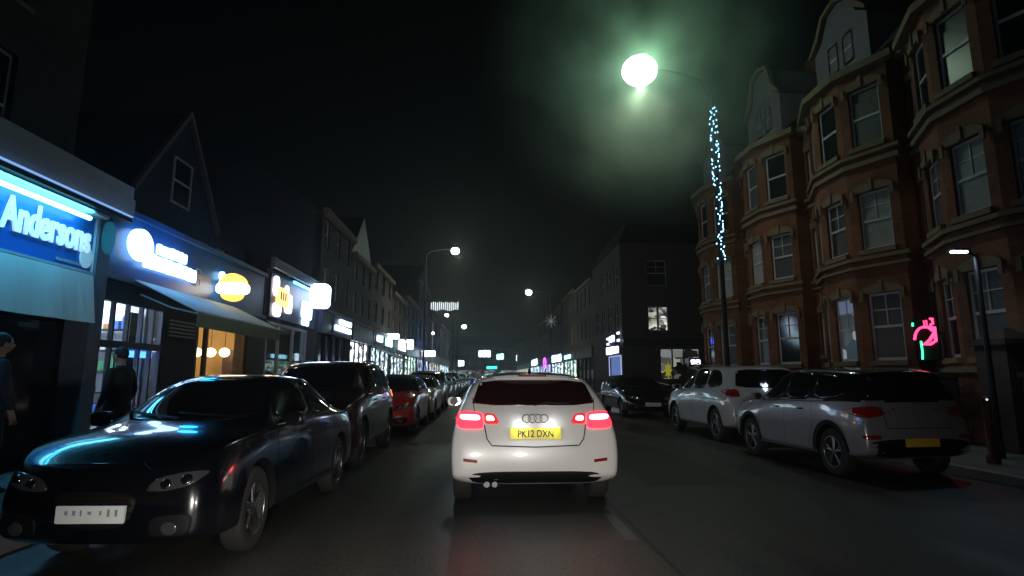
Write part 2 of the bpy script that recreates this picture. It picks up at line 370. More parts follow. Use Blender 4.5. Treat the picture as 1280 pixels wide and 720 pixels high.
class Car:
    def __init__(s, kind, paint_m, roof_m=None, roof_z=None):
        s.k = kind; B = BODY[kind]; s.B = B; s.L = B['L']
        nc = len(B['yl']); cols = []
        for i in range(nc):
            xl, xb, xr = B['xl'][i], B['xb'][i], B['xr'][i]; yl, yb, yt = B['yl'][i], B['yb'][i], B['yt'][i]; zl, zb, zt = B['zl'][i], B['zb'][i], B['zt'][i]
            endf = i in (0, nc - 1)
            col = [(0, yl + (.12 if i == 0 else -.12 if endf else 0), zl), (xl * .8, yl + (.06 if i == 0 else -.06 if endf else 0), zl),
                   (xl * .975, yl, zl + .07), (xl, yl, lerp(zl, zb, .42)), (lerp(xl, xb, .25), lerp(yl, yb, .35), lerp(zl, zb, .76)), (xb, yb, zb)]
            if i in B['cab']:
                col += [(lerp(xb, xr, .5) + .022, lerp(yb, yt, .45), lerp(zb, zt, .5)), (xr, lerp(yb, yt, .95), zt - .045), (xr * .6, yt, zt - .008), (0, yt, zt)]
            else:
                for fx, fz in ((.87, .45), (.62, .8), (.32, .95), (0, 1)): col.append((xb * fx, lerp(yb, yt, 1 - fx), lerp(zb, zt, fz)))
            cols.append(col)
        def cap(col, dy): return [[(x * .55, y + dy * (.6 if 1 < j < 6 else .15), z) for j, (x, y, z) in enumerate(col)], [(0, y + dy * (.8 if 1 < j < 6 else .2), z) for j, (x, y, z) in enumerate(col)]]
        ca, cb = cap(cols[0], -.05), cap(cols[-1], .06)
        cols = [ca[1], ca[0]] + cols + [cb[0], cb[1]]
        vs = []; idx = {}
        for i, c in enumerate(cols):
            for j, p in enumerate(c):
                for sgn in (1, -1): idx[i, j, sgn] = len(vs); vs.append((p[0] * sgn, p[1] - s.L / 2, p[2]))
        fs = []
        for i in range(len(cols) - 1):
            for j in range(9):
                for sgn in (1, -1):
                    f = [idx[i, j, sgn], idx[i + 1, j, sgn], idx[i + 1, j + 1, sgn], idx[i, j + 1, sgn]]
                    fs.append(f if sgn > 0 else f[::-1])
        me = bpy.data.meshes.new('body'); me.from_pydata(vs, [], fs)
        bm = bmesh.new(); bm.from_mesh(me); bmesh.ops.remove_doubles(bm, verts=bm.verts, dist=1e-5)
        bmesh.ops.dissolve_degenerate(bm, edges=bm.edges, dist=1e-5)
        bmesh.ops.recalc_face_normals(bm, faces=bm.faces)
        cl = bm.edges.layers.float.get('crease_edge') or bm.edges.layers.float.new('crease_edge')
        key = lambda p: (round(abs(p[0]), 3), round(p[1] - s.L / 2, 3), round(p[2], 3)); cr = {}
        ncol = len(cols)
        for i in range(1, ncol - 2):
            for j, wv in ((5, .45), (7, .35), (2, .4)): cr[frozenset((key(cols[i][j]), key(cols[i + 1][j])))] = wv
        for i in (2, ncol - 3):
            for j in range(2, 9): cr[frozenset((key(cols[i][j]), key(cols[i][j + 1])))] = .35 if i == 2 else .25
        for e in bm.edges:
            a, b = [(round(abs(v.co.x), 3), round(v.co.y, 3), round(v.co.z, 3)) for v in e.verts]
            if frozenset((a, b)) in cr: e[cl] = cr[frozenset((a, b))]
        bm.to_mesh(me); bm.free()
        me.materials.append(paint_m); me.materials.append(BPLAST)
        if roof_m: me.materials.append(roof_m)
        t = bpy.data.objects.new('tmp', me); COL.objects.link(t)
        ss = t.modifiers.new('s', 'SUBSURF'); ss.levels = 3; ss.render_levels = 3
        dg = bpy.context.evaluated_depsgraph_get(); A = bpy.data.meshes.new_from_object(t.evaluated_get(dg))
        bpy.data.objects.remove(t)
        s.bvh = BVHTree.FromPolygons([v.co.copy() for v in A.vertices], [tuple(p.vertices) for p in A.polygons])
        # arches
        cut = MB(); r = B['wr'] + .055
        for wy in B['wb']:
            for sg in (1, -1):
                cut.tube([(sg * .58, wy - s.L / 2, B['wr'] + .01), (sg * 1.2, wy - s.L / 2, B['wr'] + .01)], r, 40, smooth=False)
        co = cut.build('tmpcut', BPLAST)
        b = bpy.data.objects.new('tmpb', A); COL.objects.link(b)
        md = b.modifiers.new('b', 'BOOLEAN'); md.operation = 'DIFFERENCE'; md.object = co; md.solver = 'EXACT'
        dg = bpy.context.evaluated_depsgraph_get(); Bm = bpy.data.meshes.new_from_object(b.evaluated_get(dg))
        bpy.data.objects.remove(b); bpy.data.objects.remove(co)
        for p in Bm.polygons:
            p.use_smooth = True; c = p.center
            inside = any((c.y + s.L / 2 - wy) ** 2 + (c.z - B['wr'] - .01) ** 2 < (r - .002) ** 2 * 1.01 and abs(c.x) > .57 for wy in B['wb'])
            p.material_index = 1 if inside or c.z < B['zl'][3] + .03 else (2 if roof_m and c.z > roof_z else 0)
        try: Bm.set_sharp_from_angle(angle=R(40))
        except Exception: pass
        s.root = empty('parked_car')
        s.body = bpy.data.objects.new('body', Bm); COL.objects.link(s.body); s.body.parent = s.root
        for wy in B['wb']:
            for sg in (1, -1): s.wheel(sg, wy - s.L / 2)
    def wheel(s, sg, y):
        r = s.B['wr']; wdt = .205; x0 = sg * .865; mb = MB(); n = 36
        prof = [(r * .62, -.5), (r * .9, -.5), (r * .98, -.42), (r, -.25), (r, .25), (r * .98, .42), (r * .9, .5), (r * .68, .5), (r * .64, .42), (r * .62, -.5)]
        vs = []; fs = []
        for k in range(n):
            a = 2 * math.pi * k / n
            for pr, px in prof: vs.append((x0 + sg * (px - .5) * wdt, y + pr * math.cos(a), r + pr * math.sin(a)))
        m_ = len(prof)
        for k in range(n):
            for j in range(m_ - 1): fs.append((k * m_ + j, k * m_ + j + 1, ((k + 1) % n) * m_ + j + 1, ((k + 1) % n) * m_ + j))
        mb.add(vs, fs, 0, True); wh = mb.build('wheel', TYRE, s.root)
        rm = MB(); xo = x0 - sg * .03
        rm.tube([(xo, y, r), (xo - sg * .04, y, r)], [.055, .065], 16)
        for k in range(5):
            for dd in (-.13, .13):
                a = 2 * math.pi * k / 5 + .3; c_, s_ = math.cos(a), math.sin(a); a2 = a + dd; c2, s2 = math.cos(a2), math.sin(a2)
                rm.tube([(xo - sg * .01, y + .04 * c_, r + .04 * s_), (xo - sg * .015, y + r * .64 * c2, r + r * .64 * s2)], [.022, .017], 6)
        # rim lip
        lip = [(x0 - sg * .012, y + r * .65 * math.cos(2 * math.pi * k / 32), r + r * .65 * math.sin(2 * math.pi * k / 32)) for k in range(33)]
        rm.tube(lip, .011, 6, cap=False)
        rm.tube([(xo - sg * .09, y, r), (xo - sg * .1, y, r)], r * .62, 24, mi=1)
        rm.build('rim', [RIM, BPLAST], wh)
    def hit(s, a, b, axis):
        if axis == 'R': o, d = Vector((a, -s.L / 2 - 2, b)), Vector((0, 1, 0))
        elif axis == 'F': o, d = Vector((a, s.L / 2 + 2, b)), Vector((0, -1, 0))
        elif axis == 'S': o, d = Vector((2.5, a - s.L / 2, b)), Vector((-1, 0, 0))
        elif axis == 'N': o, d = Vector((-2.5, a - s.L / 2, b)), Vector((1, 0, 0))
        elif axis == 'T': o, d = Vector((a, b - s.L / 2, 3)), Vector((0, 0, -1))
        p, n, i, _ = s.bvh.ray_cast(o, d)
        if p is None: p, n, i, _ = s.bvh.find_nearest(o + d * 2.4)
        return p, -d
    def patch(s, name, poly, axis, m, off=.004, rounds=2, parent=None, K=6, n=44, mb=None, mi=0):
        if rounds: poly = chaikin(poly, rounds)
        per = [0]
        for i in range(len(poly)): a, b = poly[i], poly[(i + 1) % len(poly)]; per.append(per[-1] + math.hypot(b[0] - a[0], b[1] - a[1]))
        out = []
        for k in range(n):
            t = per[-1] * k / n; i = max(j for j in range(len(poly)) if per[j] <= t + 1e-9); a, b = poly[i], poly[(i + 1) % len(poly)]
            f = (t - per[i]) / max(1e-9, per[i + 1] - per[i]); out.append((lerp(a[0], b[0], f), lerp(a[1], b[1], f)))
        cx = sum(p[0] for p in out) / n; cz = sum(p[1] for p in out) / n
        own = mb is None; mb = mb or MB(); vs = []
        for k, (sc_, o_) in enumerate([(1.0, -.012), (1.0, off)] + [(1 - (q + 1) / K, off) for q in range(K - 1)]):
            for p in out:
                h, nn = s.hit(cx + (p[0] - cx) * sc_, cz + (p[1] - cz) * sc_, axis); vs.append(h + nn * o_)
        h, nn = s.hit(cx, cz, axis); vs.append(h + nn * off); fs = []
        rings = K + 1
        for r_ in range(rings - 1):
            for j in range(n): fs.append((r_ * n + j, r_ * n + (j + 1) % n, (r_ + 1) * n + (j + 1) % n, (r_ + 1) * n + j))
        for j in range(n): fs.append(((rings - 1) * n + j, (rings - 1) * n + (j + 1) % n, len(vs) - 1))
        mb.add(vs, fs, mi, True)
        if own: return mb.build(name, m, parent or s.root)
    def strip(s, mb, path, axis, wdt=.008, off=.003, mi=0):
        pts = []
        for i in range(len(path) - 1):
            a, b = path[i], path[i + 1]; k = max(1, int(math.hypot(b[0] - a[0], b[1] - a[1]) / .04))
            pts += [(lerp(a[0], b[0], j / k), lerp(a[1], b[1], j / k)) for j in range(k)]
        pts.append(path[-1]); vs = []; fs = []
        for i, p in enumerate(pts):
            a = pts[max(0, i - 1)]; b = pts[min(len(pts) - 1, i + 1)]; dx, dz = b[0] - a[0], b[1] - a[1]; l_ = math.hypot(dx, dz) or 1
            nx, nz = -dz / l_ * wdt / 2, dx / l_ * wdt / 2
            for q in (-1, 1): h, nn = s.hit(p[0] + nx * q, p[1] + nz * q, axis); vs.append(h + nn * off)
        for i in range(len(pts) - 1): fs.append((2 * i, 2 * i + 1, 2 * i + 3, 2 * i + 2))
        mb.add(vs, fs, mi, True)
    def common(s, glass=CARGLASS, trim=None, rails=False):
        B = s.B; hi = s.k == 'suv'; dz = .12 if hi else 0
        for ax in 'SN':
            for q in B['side']: s.patch('side_window', q, ax, glass, rounds=1)
            mb = MB()
            if s.k == 'saloon': doors = [[(2.07, .98), (2.05, .3)], [(3.10, .93), (3.12, .5), (3.0, .3)], [(1.15, .98), (1.2, .62)]]
            else: doors = [[(1.32, 1.0 + dz), (1.25, .7), (1.42, .4)], [(2.14, .97 + dz), (2.12, .3)], [(3.02, .95 + dz), (3.05, .5), (2.95, .3)]]
            for d in doors: s.strip(mb, d, ax)
            s.strip(mb, [(1.3, .33), (3.0, .33)], ax, .01)
            mb.build('door_seams', SEAM, s.root)
            for yy in ((1.62, 2.42) if s.k != 'saloon' else (1.5, 2.35)):
                h, nn = s.hit(yy, .84 + dz, ax); hb = MB(); sg = 1 if ax == 'S' else -1
                hb.tube([(h.x - sg * .005, h.y - .08, h.z), (h.x + sg * .03, h.y - .06, h.z), (h.x + sg * .03, h.y + .06, h.z), (h.x - sg * .005, h.y + .08, h.z)], .012, 8)
                hb.build('door_handle', trim or s.body.data.materials[0], s.root)
            if trim:
                tm = MB()
                if s.k == 'saloon': s.strip(tm, [(.98, 1.0), (2.05, .965), (3.10, .955)], ax, .016, .006); s.strip(tm, [(1.02, 1.01), (1.3, 1.25), (1.62, 1.335), (2.1, 1.355), (2.5, 1.325), (2.74, 1.24), (3.1, .96)], ax, .014, .006)
                else: s.strip(tm, [(.5, 1.0 + dz), (1.3, .965 + dz), (3.0, .945 + dz)], ax, .014, .006)
                tm.build('window_trim', trim, s.root)
            sg = 1 if ax == 'S' else -1; my = (2.92 if s.k != 'saloon' else 3.0) - s.L / 2
            mm = MB(); mm.prism(rrect(sg * .985 - .10, sg * .985 + .10, .935 + dz, 1.06 + dz, .05, 4), lambda u, z, d=0: Vector((u, my + d, z)), -.05, .03); mm.prism(rrect(sg * .985 - .075, sg * .985 + .075, .95 + dz, 1.045 + dz, .045, 4), lambda u, z, d=0: Vector((u, my + d, z)), .03, .065); mm.tube([(sg * .83, my + .03, .95 + dz), (sg * .94, my, .97 + dz)], .025, 8)
            wm = mm.build('wing_mirror', s.body.data.materials[0], s.root)
            gm = MB(); gm.tube([(sg * .985, my - .066, 1.0 + dz), (sg * .985, my - .078, 1.0 + dz)], .062, 14); gm.build('mirror_glass', mat('mirror_dark', (.02, .02, .02), .35), wm)
        s.patch('windscreen', B['screen'], 'F', glass, K=10, n=64, rounds=1)
        wp = MB(); z_ = B['screen'][0][1]
        s.strip(wp, [(-.60, z_ + .02), (.05, z_ + .06)], 'F', .014, .012); s.strip(wp, [(-.02, z_ + .02), (.60, z_ + .06)], 'F', .014, .012); wp.build('wipers', BPLAST, s.root)
        s.patch('rear_window', B['rear'], 'R', glass, K=10, n=64, rounds=1)
        if rails:
            for sg in (1, -1):
                rb = MB(); yy = [.75, 1.2, 1.9, 2.6]; pts = []
                for q in yy: h, _ = s.hit(sg * .56, q, 'T'); pts.append((sg * .57, h.y, h.z + (.035 if q not in (.75, 2.6) else 0)))
                rb.tube(pts, .014, 8); rb.build('roof_rail', BLACKM if rails is True else rails, s.root)
    def plate(s, front, z, m, txt=None, wdt=.52, marks=False, cx=0):
        ax = 'F' if front else 'R'; h, nn = s.hit(cx, z, ax); y0 = h.y + nn.y * .012; sg = nn.y
        fr = lambda u, zz, d=0: Vector((cx - sg * u, y0 + sg * d, zz))
        mb = MB(); mb.prism(rrect(-wdt / 2, wdt / 2, z - .057, z + .057, .008, 2), fr, -.06, .006)
        p = mb.build('number_plate', m, s.root)
        if txt: text_mesh(txt, .098, mat('plate_black', (.01, .01, .01), .5), lambda u, v, d: fr(u, z - .034 + v, .007 + d), p, 'characters', bold=.002, sx=.82, depth=.003, align='CENTER')
        if marks:
            g = MB(); rr = random.Random(3)
            for k in range(7):
                u = -.19 + k * .058 + (.03 if k > 3 else 0); hh = rr.uniform(.018, .045)
                g.fbox(fr, u, u + rr.uniform(.012, .03), z + .01 - hh / 2, z + .012 + hh / 2, .0065, .0085)
            g.build('characters', mat('plate_grey', (.3, .32, .34), .6), p)
        return p
    def front(s, lit=None):
        hi = s.k == 'suv'; dz = .13 if hi else 0; z0 = s.B['zl'][-1]
        s.patch('grille', [(-.34, .60 + dz), (.34, .60 + dz), (.27, .36 + dz), (-.27, .36 + dz)], 'F', BPLAST, .004)
        g = MB()
        for k in range(4): s.strip(g, [(-.30, .565 + dz - k * .05), (.30, .565 + dz - k * .05)], 'F', .01, .012)
        g.build('grille_bars', CHROME, s.root)
        for sg in (1, -1):
            s.patch('headlight', [(sg * .36, .605 + dz), (sg * .52, .60 + dz), (sg * .70, .635 + dz), (sg * .80, .72 + dz), (sg * .66, .725 + dz), (sg * .45, .69 + dz)], 'F', lit or LENS, .008)
            for hx, hz in ((.52, .648), (.66, .675)): s.patch('reflector', oval(sg * hx, hz + dz, .038, .032, 16), 'F', CHROME, .014, 0, n=20, K=3)
            s.patch('fog_light', oval(sg * .58, .36 + dz, .06, .045, 16), 'F', LENS, .006, 0, n=24, K=4)
            s.patch('air_intake', [(sg * .42, .44 + dz), (sg * .74, .46 + dz), (sg * .72, .30 + dz), (sg * .42, .30 + dz)], 'F', BPLAST, .003)
        w_ = MB(); s.strip(w_, [(-.38, .74 + dz), (-.30, .78 + dz)], 'F', .006); s.strip(w_, [(.38, .74 + dz), (.30, .78 + dz)], 'F', .006)
        w_.build('bonnet_seam', SEAM, s.root)

ALLCARS = []
def place(root, x, y, rz, label, group=None, name='parked_car', z=0):
    root.name = name; root.location = (x, y, z); root.rotation_euler = (0, 0, rz); tag(root, label, 'car', group); return root

PLY = mat('plate_yellow', (.75, .6, .02), .45); PLW = mat('plate_white', (.85, .88, .87), .5)
# --- the white hatchback ahead
c = Car('hatch', P_WHITE); c.common(glass=mat('glass_painted_brake_red', (.018, .006, .007), .06, spec=.7)); c.front()  # glass colour carries the red reflection of the brake lights
z_ = .93
for sg in (1, -1):
    c.patch('tail_light', [(sg * .535, .84), (sg * .80, .845), (sg * .835, .93), (sg * .80, 1.015), (sg * .56, 1.005), (sg * .545, .93)], 'R', TAILON, .012, 2)
    c.patch('tail_light', [(sg * .37, .89), (sg * .525, .885), (sg * .53, 1.0), (sg * .42, .985)], 'R', TAILDIM, .012, 1)
    a = MB()
    c.patch('', [(sg * .57, .925), (sg * .78, .935), (sg * .79, .985), (sg * .58, .98)], 'R', None, .018, 2, K=3, n=24, mb=a)
    c.patch('', [(sg * .42, .925), (sg * .51, .92), (sg * .51, .972), (sg * .44, .968)], 'R', None, .018, 2, K=3, n=20, mb=a)
    a.build('brake_lamp', TAILHOT, c.root)
mb = MB()
c.strip(mb, [(-.53, .88), (-.50, .74), (-.45, .675), (0, .66), (.45, .675), (.50, .74), (.53, .88)], 'R', .012)
c.strip(mb, [(-.63, 1.0), (-.66, 1.15)], 'R', .008); c.strip(mb, [(.63, 1.0), (.66, 1.15)], 'R', .008)
mb.build('tailgate_seam', SEAM, c.root)
c.patch('diffuser', [(-.62, .42), (.62, .42), (.70, .34), (.60, .28), (-.60, .28), (-.70, .34)], 'R', BPLAST, .004, 2)
c.patch('plate_recess', [(-.36, .85), (.36, .85), (.40, .74), (-.40, .74)], 'R', P_WHITE, -.006, 1)
c.plate(False, .795, mat('plate_yellow_lit', (.8, .68, .02), .4), 'PK12 DXN', .53)
h, _ = c.hit(0, .80, 'R')
for sg in (-1, 1):
    a = MB(); a.fbox(lambda u, zz, d=0: Vector((u, h.y - .03 - d, zz)), sg * .15 - .05, sg * .15 + .05, .868, .88, -.01, .045)
    a.build('plate_lamp', emit('plate_lamp_glow', (.9, .95, 1), 28), c.root)
mb = MB(); h, _ = c.hit(0, .935, 'R')
for k in range(4):
    cx = (k - 1.5) * .062; pts = [(cx + .041 * math.cos(t), h.y - .022, .94 + .041 * math.sin(t)) for t in [2 * math.pi * j / 24 for j in range(25)]]
    mb.tube(pts, .006, 6, cap=False)
mb.build('badge', mat('dark_chrome', (.12, .12, .12), .3, metal=1), c.root)
mb = MB(); h1, _ = c.hit(.0, 1.09, 'R'); mb.tube([(0, h1.y - .02, 1.07), (.12, h1.y - .012, 1.10), (.38, h1.y - .0, 1.09)], .009, 6); mb.build('rear_wiper', BPLAST, c.root)
sp = MB(); pts0 = []
for u in [(-.52 + 1.04 * k / 10) for k in range(11)]:
    hh, _ = c.hit(u, 1.375, 'R'); pts0.append(Vector((u, hh.y, 1.37 - .03 * (u / .52) ** 2)))
for k in range(10):
    a, b = pts0[k], pts0[k + 1]
    sp.hexa([a + Vector((0, -.07, 0)), b + Vector((0, -.07, 0)), b + Vector((0, .1, 0)), a + Vector((0, .1, 0)), a + Vector((0, -.05, .025)), b + Vector((0, -.05, .025)), b + Vector((0, .16, .035)), a + Vector((0, .16, .035))])
spo = sp.build('spoiler', P_WHITE, c.root)
mb = MB(); mb.box((-.16, pts0[5].y - .075, 1.373), (.16, pts0[5].y - .068, 1.388)); mb.build('high_brake_light', TAILOFF, spo)
mb = MB()
for dx in (0, .08): mb.tube([(-.50 + dx, c.hit(-.5, .33, 'R')[0].y - .01, .285), (-.50 + dx, c.hit(-.5, .33, 'R')[0].y + .2, .29)], .03, 14)
mb.build('exhaust_pipe', CHROME, c.root)
mb = MB(); hh, _ = c.hit(0, .75, 'T'); mb.tube([(0, hh.y, hh.z - .01), (0, hh.y - .06, hh.z + .06)], [.02, .006], 8); mb.build('aerial', BPLAST, c.root)
for sg in (1, -1):
    mb = MB(); c.strip(mb, [(sg * .60, .52), (sg * .74, .535)], 'R', .03, .005); mb.build('reflector', TAILOFF, c.root)
AUDI = place(c.root, .545, 5.93 + 4.29 / 2, 0, 'white hatchback driving ahead with both brake lights lit and a yellow number plate', name='hatchback')

# --- near dark saloon facing the camera
c = Car('saloon', P_BLACK); c.common(trim=CHROME); c.front(); c.plate(True, .46, PLW, marks=True)
h, _ = c.hit(0, .62, 'F')
place(c.root, -2.56, 4.02 + 4.0 / 2, math.pi - R(2), 'glossy black saloon with chrome window trim parked in front of the bright blue estate agent')
c.root.scale = (.88, .86, 1)
# --- black SUV behind it (headlamp end to camera)
c = Car('suv', P_MAROON); c.common(glass=CARGLASS, rails=True); c.front(); c.plate(True, .55, PLW)
for sg in (1, -1): c.patch('tail_light', [(sg * .55, .93), (sg * .84, .93), (sg * .84, 1.10), (sg * .60, 1.10)], 'R', TAILOFF, .01)
for ax in 'SN':
    c.patch('tail_light', [(.04, .93), (.34, .95), (.30, 1.08), (.05, 1.07)], ax, TAILOFF, .01)
c.plate(False, .75, PLY)
SUVP = c.root
place(SUVP, -2.76, 8.05 + 2.2, math.pi, 'black sport utility car with a high roof parked right behind the glossy black saloon')
SUVP.scale = (1.03, .93, 1.02)
# --- red hatch
c = Car('hatch', P_RED, BPLAST, 1.02); c.common(); c.front(); c.plate(True, .45, PLW)
for sg in (1, -1): c.patch('tail_light', [(sg * .55, .84), (sg * .82, .85), (sg * .80, 1.0), (sg * .58, 1.0)], 'R', TAILOFF, .01)
HATP = c.root
place(HATP, -2.46, 13.2 + 2.1, math.pi, 'bright red hatchback with a black roof parked behind the black sport utility car')
# --- white crossover right near
c = Car('suv', P_WHITE2, mat('gloss_black_roof', (.008, .008, .01), .15, coat=1), 1.12); c.common(trim=BPLAST); c.front()
for sg in (1, -1):
    c.patch('tail_light', [(sg * .50, .93), (sg * .82, .88), (sg * .86, .97), (sg * .80, 1.05), (sg * .56, 1.05)], 'R', TAILOFF, .014)
    c.patch('reflector', [(sg * .60, .60), (sg * .84, .60), (sg * .84, .66), (sg * .62, .66)], 'R', TAILOFF, .008)
for ax in 'SN': c.patch('tail_light', [(.03, .90), (.30, .96), (.27, 1.04), (.05, 1.05)], ax, TAILOFF, .01)
c.patch('bumper', [(-.80, .55), (-.5, .60), (.5, .60), (.80, .55), (.80, .34), (-.80, .34)], 'R', BPLAST, .006, 1)
c.plate(False, .55, mat('plate_amber', (.8, .5, .06), .5), None)
mb = MB(); c.strip(mb, [(-.52, 1.06), (-.5, .75), (.5, .75), (.52, 1.06)], 'R', .01); mb.build('tailgate_seam', SEAM, c.root)
for ax in 'SN':
    for wy in c.B['wb']:
        ar = MB(); pts = [(wy + (c.B['wr'] + .085) * math.cos(t), c.B['wr'] + .01 + (c.B['wr'] + .085) * math.sin(t)) for t in [R(-12 + 204 * k / 24) for k in range(25)]]
        c.strip(ar, pts, ax, .06, .008); ar.build('arch_trim', BPLAST, c.root)
    sl = MB(); c.strip(sl, [(1.25, .31), (3.05, .31)], ax, .09, .008); sl.build('sill_trim', BPLAST, c.root)
CROSS = c.root
place(CROSS, 5.66, 7.25 + 1.85, R(4), 'pale crossover with a black roof and amber number plate parked beside the red brick terrace')
CROSS.scale = (.93, .80, .93)
# --- white SUV further
c = Car('suv', paint('soft_white', (.5, .5, .5))); c.common(rails=GREYM); c.front()
for sg in (1, -1): c.patch('tail_light', [(sg * .60, .96), (sg * .84, .95), (sg * .85, 1.10), (sg * .66, 1.12)], 'R', TAILOFF, .012)
c.patch('bumper', [(-.80, .58), (-.5, .64), (.5, .64), (.80, .58), (.80, .36), (-.80, .36)], 'R', BPLAST, .006, 1)
c.plate(False, .72, mat('plate_amber', (.8, .5, .06), .5))
WS = c.root
WS.scale = (1, .92, 1)
place(WS, 5.86, 11.45 + 2.0, R(1), 'white sport utility car with dark rear glass parked in front of the pale crossover')
# --- generic copies
def lit_lamps(root, names, m):
    for ch in root.children:
        if ch.name.split('.')[0] in names:
            for sl in ch.material_slots: sl.link = 'OBJECT'; sl.material = m
GL = 'cars parked nose to tail along the shops'; GR = 'cars parked along the brick terrace side'
specL = [(HATP, 17.6, P_CREAM, 'cream hatchback parked directly behind the bright red hatchback'),
         (SUVP, 22.6, P_SILVER, 'silver sport utility car parked behind the cream hatchback'),
         (HATP, 27.6, P_NAVY, 'navy hatchback parked behind the silver sport utility car, fifth car after the saloon'),
         (HATP, 32.4, P_WHITE, 'white hatchback parked behind the navy hatchback along the shops'),
         (SUVP, 37.4, P_BLACK, 'black tall car parked behind the white hatchback along the shops'),
         (HATP, 42.4, P_SILVER, 'silver hatchback well down the row of cars along the shops'),
         (HATP, 47.4, P_GREY, 'grey hatchback in the far half of the row along the shops'),
         (SUVP, 52.6, P_WHITE2, 'small looking pale tall car near the far end of the shop side row'),
         (HATP, 58, P_BLACK, 'tiny black hatchback near the far end of the shop side row'),
         (HATP, 66, P_WHITE, 'tiny white hatchback at the very end of the shop side row')]
for i, (src, y, p, lab) in enumerate(specL):
    r = copy_tree(src, None, p); r.scale = (1, 1, 1); place(r, -2.45 if i else -2.4, y + 2.1, math.pi, lab, GL)
    if i in (0, 4): lit_lamps(r, ('headlight',), ORANGE)
    if i in (3, 6, 9): lit_lamps(r, ('headlight',), HEADON)
specR = [(HATP, 18.6, P_BLACK, math.pi, 'black hatchback parked facing us beyond the white sport utility car'),
         (HATP, 39.5, P_GREY, 0, 'grey hatchback parked past the side street below the pink lit sign'),
         (SUVP, 45, P_SILVER, 0, 'silver tall car parked past the side street, second beyond the junction'),
         (HATP, 50, P_NAVY, 0, 'navy hatchback parked third beyond the side street junction'),
         (HATP, 56, P_SILVER, math.pi, 'silver hatchback parked fourth beyond the side street junction')]
for src, y, p, rz, lab in specR:
    r = copy_tree(src, None, p); place(r, 5.6, y + 2.1, rz, lab, GR)
r = copy_tree(HATP, None, P_GREY); place(r, 9.2, 33.2, R(-95), 'grey hatchback with a lit headlamp waiting at the mouth of the side street', name='waiting_car'); lit_lamps(r, ('headlight',), HEADON)

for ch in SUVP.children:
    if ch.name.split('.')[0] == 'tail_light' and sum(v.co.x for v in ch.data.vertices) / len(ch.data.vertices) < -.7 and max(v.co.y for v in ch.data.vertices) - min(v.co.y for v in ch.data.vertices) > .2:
        ch.material_slots[0].link = 'OBJECT'; ch.material_slots[0].material = mat('tail_lens_painted_reflection', (.5, .05, .02), .1, coat=1, emit=(1, .2, .06), es=3)  # unlit lens; its emission paints in a reflection of the brake lights
# ------------------------------------------------------------------ left shops, near
DF = {}
FL = frame_left(-6.3)
# building A: estate agent
def upper_house(name, label, fr, y0, y1, z0, z1, wins, m, depth=8, gable=None, roofm=SLATE, side='L', sign=1, pane=None):
    root = empty(name, fr(y0, 0, 0), label=label, cat='building'); inv = Matrix.Translation(-root.location)
    g = lambda u, z, d=0: fr(u, z, d) - root.location
    mb = MB(); wall_open(mb, g, y0, y1, z0, z1, wins, .16)
    mb.fbox(g, y0, y1, z0, z1, -.25, -depth)
    mb.build('wall', m, root)
    for k, (a, b, c_, d) in enumerate(wins):
        f_ = sash(root, g, a, b, c_, d, pane=(pane[k] if pane and pane[k] else None), bars=0)
        s_ = MB(); s_.fbox(g, a - .08, b + .08, c_ - .1, c_ - .002, .002, .09); s_.build('sill', STONE, f_)
    if gable:
        for gy0, gy1, gz in gable:
            gb = MB(); gb.prism([(gy0, z1), (gy1, z1), ((gy0 + gy1) / 2, gz)], g, .0, -depth * .6); gb.build('gable', m, root)
            vb = MB(); ym = (gy0 + gy1) / 2
            for sg in (-1, 1):
                e = gy0 - .1 if sg < 0 else gy1 + .1
                vb.prism([(e, z1 - .1), (ym, gz + .02), (ym, gz + .2), (e, z1 + .1)], g, .16, .02)
            vb.build('bargeboard', RENDERW, root)
            rb = MB()
            for e in (gy0 - .12, gy1 + .12): rb.prism([(e, z1 - .02), (ym, gz + .03), (ym, gz + .12), (e, z1 + .09)], g, .01, -depth * .6)
            rb.build('roof', roofm, root)
    else:
        rb = MB(); rb.hexa([g(y0, z1 + .005, .1), g(y1, z1 + .005, .1), g(y1, z1 + .005, -depth), g(y0, z1 + .005, -depth), g(y0, z1 + .5, -.4), g(y1, z1 + .5, -.4), g(y1, z1 + 2.2, -depth * .5), g(y0, z1 + 2.2, -depth * .5)]); rb.build('roof', roofm, root)
        cb = MB(); cb.fbox(g, y0, y1, z1 - .2, z1, .002, .18); cb.build('cornice', STONE, root)
    return root, g

bA, gA = upper_house('shop_building', 'dark brick building whose ground floor is the bright blue estate agent', frame_left(-8.6), 2.0, 11.6, 4.3, 10.5,
    [(4.4, 5.4, 5.2, 7.2), (6.6, 7.6, 5.2, 7.2), (9.0, 10.0, 5.2, 7.2), (4.4, 5.4, 8.2, 9.8), (6.6, 7.6, 8.2, 9.8), (9.0, 10.0, 8.2, 9.8)], BRICKD)
g = lambda u, z, d=0: FL(u, z, d) - bA.location
